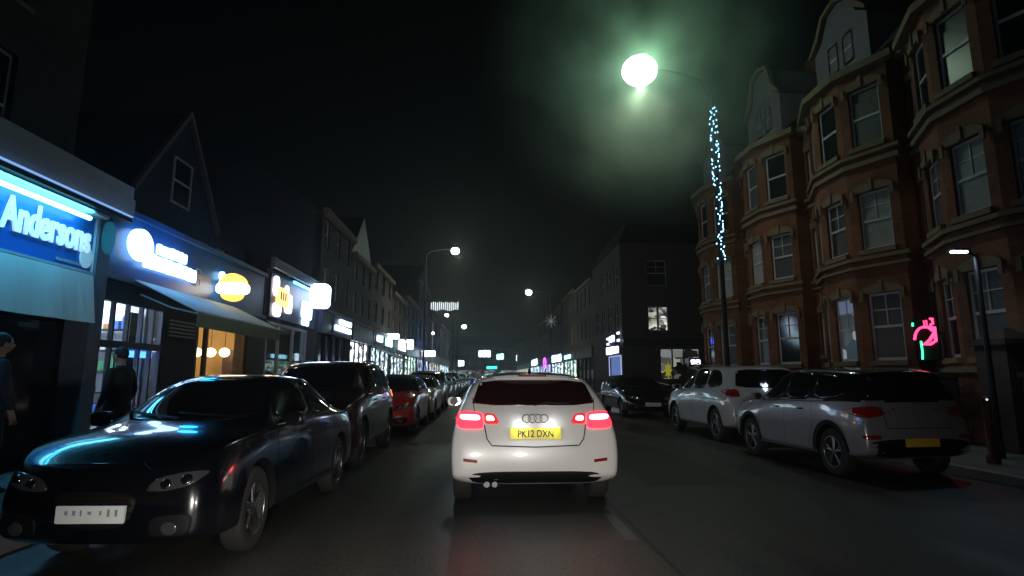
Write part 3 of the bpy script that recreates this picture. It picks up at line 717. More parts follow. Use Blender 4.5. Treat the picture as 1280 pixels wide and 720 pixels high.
# ground floor box, as its own parts
mb = MB(); mb.fbox(g, 2.0, 9.42, 3.95, 4.3, -.02, -2.6); mb.fbox(g, 2.0, 9.42, 2.9, 3.95, -.1, -2.4); mb.fbox(g, 2.0, 2.3, .1, 2.9, 0, -2.3)
mb.fbox(g, 2.3, 9.1, .1, 2.9, -2.2, -2.35); mb.build('shopfront', DARKRENDER, bA)
mb = MB(); n = 40
for k in range(n):
    a = lerp(2.3, 9.1, k / n); b = lerp(2.3, 9.1, (k + 1) / n); q0 = .02 * math.sin(k * 1.3); q1 = .02 * math.sin((k + 1) * 1.3)
    mb.hexa([g(a, 2.2, .17 + q0), g(b, 2.2, .17 + q1), g(b, 2.2, .18 + q1), g(a, 2.2, .18 + q0), g(a, 2.95, .07), g(b, 2.95, .07), g(b, 2.96, .09), g(a, 2.96, .09)])
mb.build('awning_valance', mat('pale_valance', (.82, .86, .84), .6, noise=.06, scale=2), bA)
mb = MB(); mb.fbox(g, 2.0, 9.55, 4.0, 4.34, .0, .34); mb.fbox(g, 2.0, 9.55, 4.36, 4.56, -.3, .30); mb.fbox(g, 2.0, 9.55, 4.34, 4.36, -.2, .26)
mb.build('parapet', mat('pale_blue_panel', (.5, .52, .62), .6, noise=.15, scale=1.5), bA)
mb = MB(); mb.fbox(g, 2.0, 9.45, 3.93, 3.995, .0, .38); mb.build('cable_tray', BPLAST, bA)
mb = MB(); mb.fbox(g, 2.2, 9.4, 4.0, 4.02, .39, .42); mb.build('strip_light', emit('blue_strip_up', (.25, .5, 1), .9), bA)
for k, (a, b) in enumerate(((2.5, 4.5), (4.6, 6.6), (6.7, 9.0))):
    mb = MB(); mb.fbox(g, a, b, .5, 2.2, -.32, -.28); mb.build('shop_window', DARKGLASS, bA)
mb = MB()
for a in (2.4, 4.52, 6.62, 9.02): mb.fbox(g, a, a + .08, .12, 2.9, -.26, -.36)
mb.fbox(g, 2.3, 9.1, .12, .5, -.24, -.36); mb.build('shopfront_frame', BPLAST, bA)
mb = MB(); mb.fbox(g, 9.12, 9.42, .1, 4.0, .10, -.3); mb.build('pilaster', mat('grey_blue_stone', (.16, .18, .24), .7, noise=.3, scale=6), bA)

sA = empty('shop_sign', (-6.3, 6, 3), label='bright blue illuminated fascia sign with white lettering reading Andersons', cat='sign')
g = lambda u, z, d=0: FL(u, z, d) - sA.location
mb = MB(); mb.fbox(g, 2.2, 9.08, 3.0, 3.92, -.08, .04); mb.build('sign_board', mat('bright_blue_panel', (.01, .16, .62), .3), sA)
mb = MB(); mb.fbox(g, 2.2, 9.08, 2.975, 3.01, .0, .075); mb.fbox(g, 2.2, 9.08, 3.88, 3.93, .0, .26); mb.fbox(g, 9.08, 9.12, 2.975, 3.93, .0, .08); mb.build('trim', mat('sign_trim', (.6, .65, .7), .4), sA)
text_mesh('Andersons', .63, mat('white_letters', (.8, .8, .8), .5, emit=(.5, .85, 1), es=.75), lambda u, v, d: g(7.34 + u, 3.30 + v, .045 + d), sA, bold=.014, sx=.60, depth=.03)
mb = MB(); mb.tube([g(4.2, 3.80, .18), g(6.1, 3.80, .18)], .035, 10); mb.tube([g(6.3, 3.80, .18), g(8.75, 3.80, .18)], .035, 10); mb.build('light_tube', emit('cyan_tube', (.22, .78, .9), 7), sA)
mb = MB(); mb.prism(oval(8.94, 3.22, .13, .17), g, .045, .07); mb.build('logo', mat('white_disc', (.6, .75, .8), .5, emit=(.4, .8, 1), es=.3), sA)
mb = MB(); glyphs(mb, g, 8.35, 8.86, 3.06, 3.11, 9, .042, .05); mb.build('small_print', mat('pale_print', (.4, .5, .6), .5), sA)

# building B: restaurant with big windows
bB, gB = upper_house('shop_building', 'dark gabled building behind the round white lit sign', frame_left(-9.0), 11.7, 21.2, 4.3, 6.1,
    [(12.3, 13.1, 4.6, 5.7), (18.9, 19.7, 4.6, 5.7)], DARKRENDER, gable=[(14.2, 18.6, 9.1)])
g9 = lambda u, z, d=0: frame_left(-9.0)(u, z, d) - bB.location
sash(bB, g9, 15.9, 16.9, 6.3, 7.7, bars=0, d=.06)
g = lambda u, z, d=0: FL(u, z, d) - bB.location
INT = mat('white_interior', (.7, .72, .75), .7, noise=.1, scale=2)
mb = MB()
mb.fbox(g, 9.46, 12.3, .1, .14, -.1, -4); mb.fbox(g, 9.46, 12.3, .1, 3.0, -4, -4.1); mb.fbox(g, 9.46, 9.5, .1, 3.0, -.3, -4); mb.fbox(g, 9.46, 12.3, 2.95, 3.0, -.1, -4)
mb.fbox(g, 11.42, 11.5, .1, 3.0, -.4, -4)
mb.build('interior', INT, bB)
mb = MB()
for u in (9.9, 10.8): mb.fbox(g, u, u + .5, 2.92, 2.94, -.8, -3.2)
mb.build('ceiling_lamp', emit('cool_panel', (.75, .88, 1), 28), bB)
mb = MB()
for k, (a, b) in enumerate(((9.44, 9.50), (9.88, 9.92), (10.28, 10.32), (10.68, 10.72), (11.04, 11.08), (11.34, 11.42))): mb.fbox(g, a, b, .14, 3.0, -.02, -.1)
mb.fbox(g, 9.44, 11.42, 1.86, 1.98, -.01, -.11); mb.fbox(g, 9.44, 11.42, 2.64, 3.0, -.0, -.12); mb.fbox(g, 9.5, 11.34, .12, .22, -.01, -.11)
mb.build('shopfront_frame', mat('blue_black_frame', (.015, .02, .04), .4), bB)
mb = MB(); mb.fbox(g, 9.5, 11.34, .22, 2.64, -.055, -.06); mb.build('shop_window', GLASS, bB)
rr = random.Random(5)
mb = MB()
for k in range(5):
    z0 = .3 + k * .36; mb.fbox(g, 9.75, 11.4, z0, z0 + .03, -2.6, -3.0)
mb2 = MB(); 
for k in range(5):
    for q in range(11):
        u = 9.8 + q * .145 + rr.uniform(-.02, .02); z0 = .33 + k * .36; mb2.fbox(g, u, u + rr.uniform(.05, .1), z0, z0 + rr.uniform(.1, .26), -2.65, -2.85, rr.randint(0, 3))
mb.build('shelf', BPLAST, bB); mb2.build('bottles', [mat('green_bottle', (.02, .15, .06), .2), mat('amber_bottle', (.3, .12, .02), .2), mat('pale_box', (.5, .5, .45), .6), mat('blue_box', (.03, .1, .4), .5)], bB)
mb = MB(); mb.fbox(g, 10.4, 11.3, 1.72, 1.84, -.14, -.17); mb.build('blue_strip_light', emit('blue_strip', (.1, .35, 1), 3.5), bB)
mb = MB(); mb.fbox(g, 11.42, 12.62, .1, 3.0, .0, -.35); mb.fbox(g, 11.5, 12.5, 2.15, 2.55, .0, .03); mb.build('pier', BRICKD, bB)
mb = MB()
for k in range(5): mb.fbox(g, 11.52, 12.48, 2.17 + k * .075, 2.20 + k * .075, .032, .06)
mb.build('vent_grille', mat('pale_louvre', (.35, .33, .3), .5), bB)
mb = MB(); mb.fbox(g, 9.44, 16.3, 3.0, 4.25, -.02, -.5); mb.fbox(g, 9.44, 16.3, 4.2, 4.3, .06, -2.8); mb.build('fascia', NAVY, bB)
mb = MB(); mb.fbox(g, 9.44, 16.3, 3.0, 3.08, .0, .08); mb.build('fascia_trim', mat('slate_blue', (.1, .14, .25), .4), bB)

sB = empty('shop_sign', (-6.3, 11, 3.2), label='large round white lit disc with two rows of glowing white lettering on navy fascia', cat='sign')
g = lambda u, z, d=0: FL(u, z, d) - sB.location
WB = emit('blue_white_sign', (.36, .62, 1), 6)
HALO = emit('blue_backlight', (.05, .25, 1), 5)
mb = MB(); mb.prism(oval(10.23, 3.72, .34, .29), g, .05, .12); mb.build('disc', WB, sB)
mb = MB(); glyphs(mb, g, 10.78, 11.85, 3.68, 3.90, 7, .04, .08); mb.build('upper_lettering', WB, sB)
mb = MB(); glyphs(mb, g, 10.40, 12.28, 3.36, 3.66, 10, .04, .08); mb.build('lower_lettering', WB, sB)
mb = MB()
for zc in (3.62, 3.42):
    mb = MB()
    for a, b, c_, d in ((12.36, 12.58, zc + .07, zc + .09), (12.36, 12.58, zc - .07, zc - .05), (12.36, 12.39, zc - .05, zc + .07), (12.55, 12.58, zc - .05, zc + .07)): mb.fbox(g, a, b, c_, d, .01, .03)
    mb.build('outline_symbol', mat('pale_outline', (.3, .4, .5), .4), sB)
light('sign_glow', 'POINT', (-5.6, 11.0, 3.85), 20, (.02, .36, 1), .2)
for zz, en, rx in ((3.84, 26, 25), (3.7, 16, 8)):
    t_ = light('tube_light', 'AREA', (-6.0, 6.6, zz + .06), en, (.05, .55, 1), .1, (0, R(rx), 0)); t_.data.shape = 'RECTANGLE'; t_.data.size = .06; t_.data.size_y = 4.2
    t_.rotation_euler = (0, R(rx), 0)
light('blue_facade_light', 'POINT', (-4.9, 58, 5.0), 90, (.05, .12, 1), .3)
light('sign_glow', 'POINT', (-5.6, 19.0, 4.1), 7, (.25, .4, 1), .2)
o = MB(); o.prism(oval(13.5, 3.74, .10, .10), FL, .02, .09); tag(o.build('wall_lamp', WB), 'small white oval wall lamp just past the glowing white lettering', 'lamp')
o = empty('round_sign', (-6.3, 9.30, 3.4), label='teal glowing round sign hung between the blue estate agent and the white disc', cat='sign')
mb = MB(); fr = lambda u, z, d=0: Vector((d, u, z)); mb.prism(oval(-.02, .22, .12, .27), fr, .11, .17); mb.build('face', emit('teal_sign', (.02, .28, .45), .3), o)
mb = MB(); mb.tube([(.0, 0, .22), (.11, 0, .22)], .03, 8); mb.build('bracket', BLACKM, o)

mb = MB(); mb2 = MB(); gB2 = lambda u, z, d=0: FL(u, z, d) - bB.location
for k in range(6):
    z0 = .25 + k * .40; mb.fbox(gB2, 11.15, 11.4, z0, z0 + .03, -.5, -3.4)
    for q in range(17):
        d_ = -.6 - q * .165 + rr.uniform(-.03, .03)
        if rr.random() < .85: mb2.fbox(gB2, 11.17, 11.28, z0 + .032, z0 + rr.uniform(.12, .34), d_, d_ - rr.uniform(.06, .13), rr.randint(0, 3))
for d_ in (-.5, -1.9, -3.4): mb.fbox(gB2, 11.13, 11.4, .14, 2.6, d_, d_ - .04)
mb.build('shelf', BPLAST, bB); mb2.build('bottles', [bpy.data.materials[q] for q in ('green_bottle', 'amber_bottle', 'pale_box', 'blue_box')], bB)
# awning over shops B/C
o = empty('awning', (-6.3, 12.4, 2.6), label='pale green sloping fabric awning above the warmly lit cafe', cat='awning')
g = lambda u, z, d=0: FL(u, z, d) - o.location
ya, yb = 10.15, 14.2
mb = MB(); mb.hexa([g(ya, 3.06, .1), g(yb, 3.06, .1), g(yb, 2.52, 1.2), g(ya, 2.52, 1.2), g(ya, 3.08, .1), g(yb, 3.08, .1), g(yb, 2.54, 1.2), g(ya, 2.54, 1.2)]); mb.build('canopy', mat('pale_canvas', (.45, .6, .62), .8, noise=.15, scale=4), o)
mb = MB(); mb.tube([g(ya, 2.50, 1.22), g(yb, 2.50, 1.22)], .022, 8)
for yy in (ya + .3, yb - .3): mb.tube([g(yy, 2.85, .05), g(yy, 2.62, .6), g(yy, 2.50, 1.12)], .018, 6)
mb.build('awning_frame', mat('pale_blue_bar', (.3, .38, .42), .4, metal=.3), o)
mb = MB(); n = 30
for k in range(n):
    a = lerp(ya, yb, k / n); b = lerp(ya, yb, (k + 1) / n); q = .015 * math.sin(k * 1.7); q2 = .015 * math.sin((k + 1) * 1.7)
    mb.hexa([g(a, 2.24, 1.225 + q), g(b, 2.24, 1.225 + q2), g(b, 2.24, 1.23 + q2), g(a, 2.24, 1.23 + q), g(a, 2.49, 1.235), g(b, 2.49, 1.235), g(b, 2.49, 1.24), g(a, 2.49, 1.24)])
mb.build('valance', mat('sage_canvas', (.26, .34, .24), .85, noise=.2, scale=5), o)

# shop C: warm cafe (part of building with a pier)
bC = empty('shop_building', (-6.3, 12.6, 0), label='cafe with warm yellow interior and globe lights behind the glass', cat='building')
g = lambda u, z, d=0: FL(u, z, d) - bC.location
WARM = mat('warm_plaster', (.55, .38, .18), .8, noise=.2, scale=3)
mb = MB(); mb.fbox(g, 12.62, 16.3, .1, .14, 0, -4.5); mb.fbox(g, 12.62, 16.3, .1, 3.0, -4.5, -4.6); mb.fbox(g, 12.62, 12.66, .14, 3.0, -.3, -4.5); mb.fbox(g, 16.26, 16.3, .14, 3.0, -.3, -4.5); mb.fbox(g, 12.62, 16.3, 2.94, 3.0, -.1, -4.5)
mb.build('interior', WARM, bC)
mb = MB(); mb.fbox(g, 13.1, 13.2, .14, 2.9, .0, -.08); mb.fbox(g, 12.64, 12.74, .14, 2.9, .0, -.08); mb.fbox(g, 12.62, 15.2, 2.6, 2.7, .0, -.08); mb.fbox(g, 13.2, 15.2, .14, .55, .0, -.08); mb.fbox(g, 15.15, 15.25, .14, 2.9, .0, -.08)
mb.build('shopfront_frame', mat('brown_frame', (.10, .05, .025), .5), bC)
mb = MB(); mb.fbox(g, 13.2, 15.15, .55, 2.6, -.04, -.045); mb.fbox(g, 12.74, 13.1, .2, 2.6, -.04, -.045); mb.build('shop_window', GLASS, bC)
mb = MB(); mb.fbox(g, 15.25, 16.3, .1, 3.0, .02, -.3); mb.build('pier', BRICKD, bC)
mb = MB(); mb.fbox(g, 14.0, 15.1, .14, 1.15, -1.6, -2.3); mb.fbox(g, 13.95, 15.15, 1.15, 1.2, -1.55, -2.35); mb.build('counter', mat('oak', (.25, .17, .06), .5, noise=.3, scale=8), bC)
mb = MB(); 
for k in range(3): mb.fbox(g, 13.6, 15.6, 1.35 + .28 * k, 1.38 + .28 * k, -4.2, -4.5)
mb.build('shelf', BPLAST, bC)
for k in range(3):
    q = empty('pendant_lamp', (-7.62 + k * .36, 15.4, 2.0), label=['first globe pendant lamp in the cafe, beside its entrance side', 'middle one of the three globe pendant lamps in the cafe', 'last globe pendant lamp in the cafe, beside its dark pier'][k], cat='lamp', group='globe lamps in the cafe')
    mb = MB(); mb.ellipsoid((0, 0, 0), (.13, .13, .12)); mb.build('globe', emit('warm_globe', (1, .74, .35), 9), q)
    mb = MB(); mb.tube([(0, 0, .1), (0, 0, 1.0)], .008, 6); mb.build('cord', BLACKM, q)
mb = MB()
for (d0, d1, z0, z1, mi_) in ((-.7, -1.0, .2, 2.1, 0), (-1.9, -2.8, 1.45, 2.0, 1), (-3.1, -3.5, 1.5, 2.2, 0), (-1.2, -3.9, .14, 1.0, 2)): mb.fbox(g, 16.2, 16.255, z0, z1, d0, d1, mi_)
mb.build('wall_panels', [mat('dark_door', (.08, .03, .01), .4), mat('mustard_board', (.5, .3, .02), .6), mat('oak', (.25, .17, .06), .5)], bC)
light('cafe_light', 'POINT', (-7.9, 14.4, 2.5), 110, (1, .68, .32), .25)

# burger shaped lit sign
o = empty('projecting_sign', (-6.25, 13.4, 3.42), label='round yellow and white glowing sign projecting above the cafe awning', cat='sign')
fr = lambda u, z, d=0: Vector((u, -d, z)); cxx = .36; r_ = .34
mb = MB(); mb.prism([(cxx + r_ * .98 * math.cos(R(a)), r_ * math.sin(R(a))) for a in range(22, 159, 8)], fr, 0, .16); mb.build('upper_half', emit('amber_sign', (1, .58, .08), 3.0), o)
mb = MB(); mb.prism(rrect(cxx - r_ * 1.05, cxx + r_ * 1.05, -.14, .115, .11), fr, -.005, .17); mb.build('middle_band', emit('warm_white_sign', (1, .92, .8), 6), o)
mb = MB(); mb.prism([(cxx + r_ * .72 * math.cos(R(a)), -.15 + .16 * math.sin(R(a))) for a in range(180, 361, 12)], fr, 0, .16); mb.build('lower_half', emit('amber_sign2', (1, .5, .08), 2.2), o)
mb = MB(); mb.tube([(0, -.08, .0), (.04, -.08, 0)], .02, 6); mb.build('bracket', BLACKM, o)

# shop D
bD = empty('shop_building', (-6.3, 16.4, 0), label='takeaway shop with white framed window below the orange and white sign', cat='building')
g = lambda u, z, d=0: FL(u, z, d) - bD.location
mb = MB(); mb.fbox(g, 16.35, 21.4, 2.98, 4.5, .0, -.4); mb.fbox(g, 20.35, 21.4, .1, 2.98, .0, -.4); mb.fbox(g, 16.35, 16.6, .1, 2.98, .0, -.4); mb.fbox(g, 16.6, 20.35, .1, .7, .0, -.3); mb.fbox(g, 16.35, 21.4, 4.3, 4.5, -.4, -2.6); mb.build('shopfront', DARKRENDER, bD)
mb = MB(); mb.fbox(g, 16.4, 21.3, .1, 2.98, -3, -3.1); mb.fbox(g, 16.4, 21.3, .1, .14, -.3, -3); mb.fbox(g, 16.35, 21.4, 2.9, 2.975, -.3, -3); mb.build('interior', mat('grey_interior', (.3, .25, .22), .8, noise=.2, scale=2), bD)
mb = MB()
for a in (16.6, 17.6, 18.9, 19.9, 20.27): mb.fbox(g, a, a + .09, .7, 2.98, .0, -.08)
mb.fbox(g, 16.6, 20.35, .7, .8, .0, -.08); mb.fbox(g, 16.6, 20.35, 2.9, 2.98, .0, -.08); mb.build('shopfront_frame', WHITEP, bD)
mb = MB(); mb.fbox(g, 16.6, 20.35, .8, 2.9, -.04, -.045); mb.build('shop_window', GLASS, bD)
mb = MB(); mb.fbox(g, 18.6, 19.4, 1.75, 2.2, -1.4, -1.45); mb.build('menu_screen', emit('cyan_screen', (.25, .7, 1), 3), bD)
mb = MB(); mb.fbox(g, 16.8, 18.4, 1.45, 1.75, -1.4, -1.5); mb.build('display_counter', emit('pale_counter', (1, .9, .8), 2.2), bD)
mb = MB()
for k in range(5): mb.fbox(g, 16.35, 21.3, 4.52 + k * .065, 4.55 + k * .065, .12 + .0 * k, .22)
for u in (16.5, 18, 19.5, 21.2): mb.fbox(g, u, u + .04, 4.5, 4.85, .04, .12)
mb.build('railing', mat('blue_grey_rail', (.2, .26, .34), .4, metal=.4), bD)
sD = empty('shop_sign', (-6.3, 18, 3.4), label='orange panel with dark strokes among white glowing shapes on a blue fascia', cat='sign')
g = lambda u, z, d=0: FL(u, z, d) - sD.location
mb = MB(); mb.fbox(g, 16.6, 21.0, 3.1, 4.4, .01, .05); mb.build('sign_board', mat('steel_blue_panel', (.02, .06, .2), .4), sD)
mb = MB(); mb.prism(rrect(17.0, 18.0, 3.5, 4.05, .1), g, .06, .12); mb.build('orange_panel', emit('orange_sign', (1, .55, .12), 2.6), sD)
for q in ((16.75, 17.15, 3.75, 4.35, .18), (16.8, 17.4, 3.15, 3.55, .18), (17.8, 18.35, 3.35, 3.95, .14), (17.75, 17.98, 3.95, 4.2, .1)): mb = MB(); mb.prism(rrect(*q), g, .055, .1); mb.build('white_shape', emit('pinkish_white', (1, .82, .78), 5), sD)
mb = MB()
for k in range(3): mb.fbox(g, 17.22 + k * .2, 17.32 + k * .2, 3.68, 3.92, .121, .13)
mb.build('strokes', mat('brown_strokes', (.2, .06, .01), .5), sD)
mb = MB(); mb.prism(rrect(19.4, 20.5, 3.35, 3.95, .15), g, .055, .1); mb.prism(rrect(19.5, 20.2, 3.12, 3.32, .06), g, .055, .1); mb.build('pale_panel', emit('pale_blue_sign', (.55, .85, 1), 4), sD)
mb = MB(); mb.fbox(g, 18.3, 21.0, 4.36, 4.44, .1, .16); mb.build('strip_light', emit('cyan_strip', (.2, .75, 1), 3), sD)

def proj_sign(x, y, z, wd, ht, m, label, r=.15, side=1, cat='sign', name='projecting_sign'):
    o = empty(name, (x, y, z), label=label, cat=cat); fr = lambda u, zz, d=0: Vector((u * side, -d, zz))
    mb = MB(); mb.prism(rrect(.08, .08 + wd, -ht / 2, ht / 2, min(r, wd * .4, ht * .4)), fr, 0, .18); mb.build('lightbox', m, o)
    mb = MB(); mb.tube([(0, -.09, ht * .3), (.1 * side, -.09, ht * .3)], .02, 6); mb.tube([(0, -.09, -ht * .3), (.1 * side, -.09, -ht * .3)], .02, 6); mb.build('bracket', BLACKM, o)
    return o
proj_sign(-6.3, 20.4, 4.22, .68, .88, emit('white_lightbox', (.66, .80, 1), 8), 'large rounded white lightbox projecting from the wall after the orange sign', .18)

# ------------------------------------------------------------------ streets of shop buildings further on
UPM = [mat('facade_brown', (.06, .045, .038), .85, noise=.25, scale=2), mat('facade_grey', (.045, .045, .05), .85, noise=.25, scale=2), mat('facade_buff', (.08, .07, .055), .85, noise=.25, scale=2), BRICKD]
FASC = [mat('fascia_black', (.02, .02, .025), .4), mat('fascia_navy', (.02, .035, .12), .4), mat('fascia_grey', (.12, .12, .12), .5)]
def shop_block(side, x, y0, y1, ztop, label, lit, mi, fi=0, floors=2, wn=3, upper_lit=None, wframe=WHITEP, gable=False, far=False, bay=True):
    frw = frame_left(x) if side == 'L' else frame_right(x)
    root = empty('shop_building', (x, y0, 0), label=label, cat='building', group='shop buildings lining the street')
    g = lambda u, z, d=0: frw(u, z, d) - root.location
    wins = []; fh = (ztop - 4.1) / floors; wd = (y1 - y0) / wn
    for f in range(floors):
        for k in range(wn):
            c_ = y0 + wd * (k + .5); wins.append((c_ - wd * .2, c_ + wd * .2, 4.1 + fh * f + fh * .22, 4.1 + fh * f + fh * .85))
    mb = MB(); wall_open(mb, g, y0, y1, 3.9, ztop, wins, .15); mb.fbox(g, y0, y1, .1, ztop, -.3, -9)
    for a, b in ((y0, y0 + .35), (y1 - .35, y1)): mb.fbox(g, a, b, .1, 3.9, -.3, .0)
    mb.build('wall', UPM[mi], root)
    for k, wv in enumerate(wins): sash(root, g, *wv, bars=0, frame_m=wframe, pane=(upper_lit[1] if upper_lit and k in upper_lit[0] else None))
    mb = MB(); mb.fbox(g, y0 + .1, y1 - .1, 3.05, 3.88, .01, .16); mb.fbox(g, y0 + .05, y1 - .05, 3.88, 3.98, .01, .24); mb.build('fascia', FASC[fi], root)
    mb = MB(); mb.fbox(g, y0, y1, ztop - .25, ztop, .002, .22); mb.build('cornice', STONE, root)
    mb = MB(); mb.fbox(g, y0 + .36, y1 - .36, .55, 3.0, -.12, -.14); mb.build('shop_window', lit or DARKGLASS, root)
    mb = MB(); n = 4
    for k in range(n + 1): u = lerp(y0 + .36, y1 - .44, k / n); mb.fbox(g, u, u + .08, .12, 3.05, -.02, -.11)
    mb.fbox(g, y0 + .36, y1 - .36, .12, .55, -.0, -.1); mb.build('shopfront_frame', FASC[fi], root)
    mb = MB()
    if gable: ym = (y0 + y1) / 2; mb.prism([(y0, ztop + .003), (y1, ztop + .003), (ym, ztop + 2.4)], g, -.05, -9)
    else: mb.hexa([g(y0, ztop + .003, -.2), g(y1, ztop + .003, -.2), g(y1, ztop + .003, -9), g(y0, ztop + .003, -9), g(y0, ztop + 1.6, -2.5), g(y1, ztop + 1.6, -2.5), g(y1, ztop + 1.6, -6), g(y0, ztop + 1.6, -6)])
    rf = mb.build('roof', SLATE, root)
    mb = MB(); mb.fbox(g, y1 - .9, y1 - .1, ztop + .3, ztop + 2.3, -3, -3.9); mb.build('chimney', UPM[mi], rf)
    return root, g
LW = lit_window_mat('cool_shop_light', (.45, .8, 1), 3.2); LW2 = lit_window_mat('white_shop_light', (.8, .9, 1), 9, 2.2); LWW = lit_window_mat('warm_shop_light', (1, .75, .4), 1.5); LWB = lit_window_mat('blue_shop_light', (.2, .35, .9), 2.0, 1.5)
LWG = lit_window_mat('green_shop_light', (.4, 1, .7), 3)
B_ = [('L', -6.3, 21.5, 26.6, 7.9, 'dark narrow building holding the two line white sign, just past the rounded lightbox', None, 1, 1, {}),
      ('L', -6.3, 26.7, 31.6, 7.3, 'building with the dazzling white shopfront', LW2, 0, 0, {'gable': True}),
      ('L', -6.3, 31.7, 38.5, 7.8, 'building with a cool lit shopfront under a black striped awning', LW, 2, 0, {}),
      ('L', -6.3, 38.6, 45.5, 7.2, 'building with pale shop windows beyond the black striped awning', LW, 3, 2, {}),
      ('L', -6.3, 45.6, 54, 7.9, 'building with a mint green lit shopfront across from the junction', LWG, 1, 0, {}),
      ('L', -6.3, 54.1, 66, 10.8, 'tall navy lit building on the shop side of the far street', LWB, 1, 1, {'gable': True}),
      ('L', -6.3, 66.1, 82, 8.5, 'low dark building far down the shop side', LWW, 0, 0, {}),
      ('L', -6.3, 82.1, 105, 9.0, 'most distant building of the shop side row', LW, 2, 0, {}),
      ('R', 9.5, 48.2, 57, 10.0, 'building above the dark glazed shop past the corner building', None, 0, 0, {'wn': 4}),
      ('R', 9.5, 57.1, 66.5, 10.4, 'building with pale green shop windows on the terrace side', LWG, 2, 0, {'wn': 4}),
      ('R', 9.5, 66.6, 79, 10, 'building carrying the long glowing white block lettering', LW, 1, 1, {'wn': 5}),
      ('R', 9.5, 79.1, 95, 10, 'building with the purple ring sign', LWB, 0, 1, {'wn': 5}),
      ('R', 9.5, 95.1, 120, 9.5, 'long building far away on the terrace side', LW, 3, 0, {'wn': 6}),
      ('R', 9.5, 120.1, 160, 9.5, 'most distant building of the terrace side row', LWW, 0, 0, {'wn': 7})]
for s_, x, a, b, zt, lab, lit, mi, fi, kw in B_: shop_block(s_, x, a, b, zt, lab, lit, mi, fi, **kw)

def flat_sign(side, x, y0, y1, z0, z1, m, n, label, rows=1, board=None):
    frw = frame_left(x) if side == 'L' else frame_right(x) if side == 'R' else frame_cam(x)
    o = empty('shop_sign', frw((y0 + y1) / 2, z0, 0), label=label, cat='sign'); g = lambda u, z, d=0: frw(u, z, d) - o.location
    mb = MB(); mb.fbox(g, y0 - .1, y1 + .1, z0 - .06, z1 + .06, .18, .21); mb.build('sign_board', board or FASC[1], o)
    mb = MB(); hh = (z1 - z0) / rows
    for k in range(rows): glyphs(mb, g, y0 + (.25 * (y1 - y0) if k % 2 else 0), y1, z0 + hh * k + .04, z0 + hh * (k + 1) - .03, n, .22, .28)
    mb.build('lettering', m, o)
    return o
SW = emit('cool_sign', (.62, .88, 1), 5); SC = emit('cyan_sign', (.35, .85, 1), 4); SV = emit('violet_white_sign', (.9, .78, 1), 6); SP = emit('purple_neon', (.55, .08, 1), 4); SG = emit('teal_neon', (.05, .9, .85), 3)
flat_sign('L', -6.3, 23.2, 25.9, 3.2, 3.8, SW, 5, 'two line glowing white sign on the dark narrow building past the rounded lightbox', 2)
flat_sign('L', -6.3, 32.4, 34.0, 3.3, 3.75, SW, 4, 'short white glowing sign beside the black striped awning', 1)
flat_sign('L', -6.3, 35.2, 37.6, 3.2, 3.75, SC, 5, 'blue glowing lettering above the black striped awning')
flat_sign('L', -6.3, 40.5, 44, 3.2, 3.75, SW, 6, 'pale glowing lettering on the shop just after the awning')
flat_sign('L', -6.3, 55, 60, 3.2, 3.8, mat('maroon_board', (.25, .03, .05), .5, emit=(.5, .05, .1), es=.5), 6, 'dull red sign panel on the tall navy lit building')
proj_sign(-6.3, 36.5, 3.9, .8, .35, SW, 'small slim white lightbox projecting just above the awning shop', .1)
proj_sign(-6.3, 41, 3.7, .6, .6, emit('dim_white', (.8, .9, 1), 2.5), 'dim square lightbox projecting over the pale shop windows', .2)
proj_sign(-6.3, 46, 3.9, .55, .8, emit('green_white', (.7, 1, .9), 5), 'greenish white upright lightbox projecting beside the mint green shopfront', .1)
proj_sign(-6.3, 57, 3.6, 1.4, .6, SW, 'wide white lightbox projecting from the tall navy lit building', .1)
# awning far left
o = empty('awning', (-6.3, 32, 2.5), label='black sloping awning with a white stripe over the cool lit shopfront', cat='awning'); g = lambda u, z, d=0: FL(u, z, d) - o.location
for nm, a, b, m_ in (('canopy', 31.8, 38.2, mat('black_canvas', (.02, .02, .025), .7)), ('white_stripe', 33.2, 33.9, WHITEP)):
    q = .0 if nm == 'canopy' else .012
    mb = MB(); mb.hexa([g(a, 2.98 + q, .05), g(b, 2.98 + q, .05), g(b, 2.35 + q, 1.5), g(a, 2.35 + q, 1.5), g(a, 3.0 + q, .05), g(b, 3.0 + q, .05), g(b, 2.37 + q, 1.5), g(a, 2.37 + q, 1.5)])
    mb.build(nm, m_, o)
# right far signs
flat_sign('R', 9.5, 66.9, 76, 3.1, 4.1, SW, 6, 'long glowing white block lettering on a navy fascia, the widest sign on the terrace side')
flat_sign('R', 9.5, 59.5, 64, 3.2, 3.7, SC, 4, 'small cyan lettering above the pale green shop windows')
flat_sign('R', 9.5, 97, 108, 3.2, 4.4, SW, 5, 'pale cyan glowing lettering beyond the purple ring sign')
o = empty('shop_sign', (9.3, 85, 3.2), label='purple neon ring sign in a dark blue window', cat='sign')
mb = MB(); pts = [(-.05, -3 * 0 + 1.3 * math.cos(t), .1 + .75 * math.sin(t)) for t in [2 * math.pi * k / 24 for k in range(25)]]; mb.tube(pts, .10, 6, cap=False); mb.build('neon_ring', SP, o)
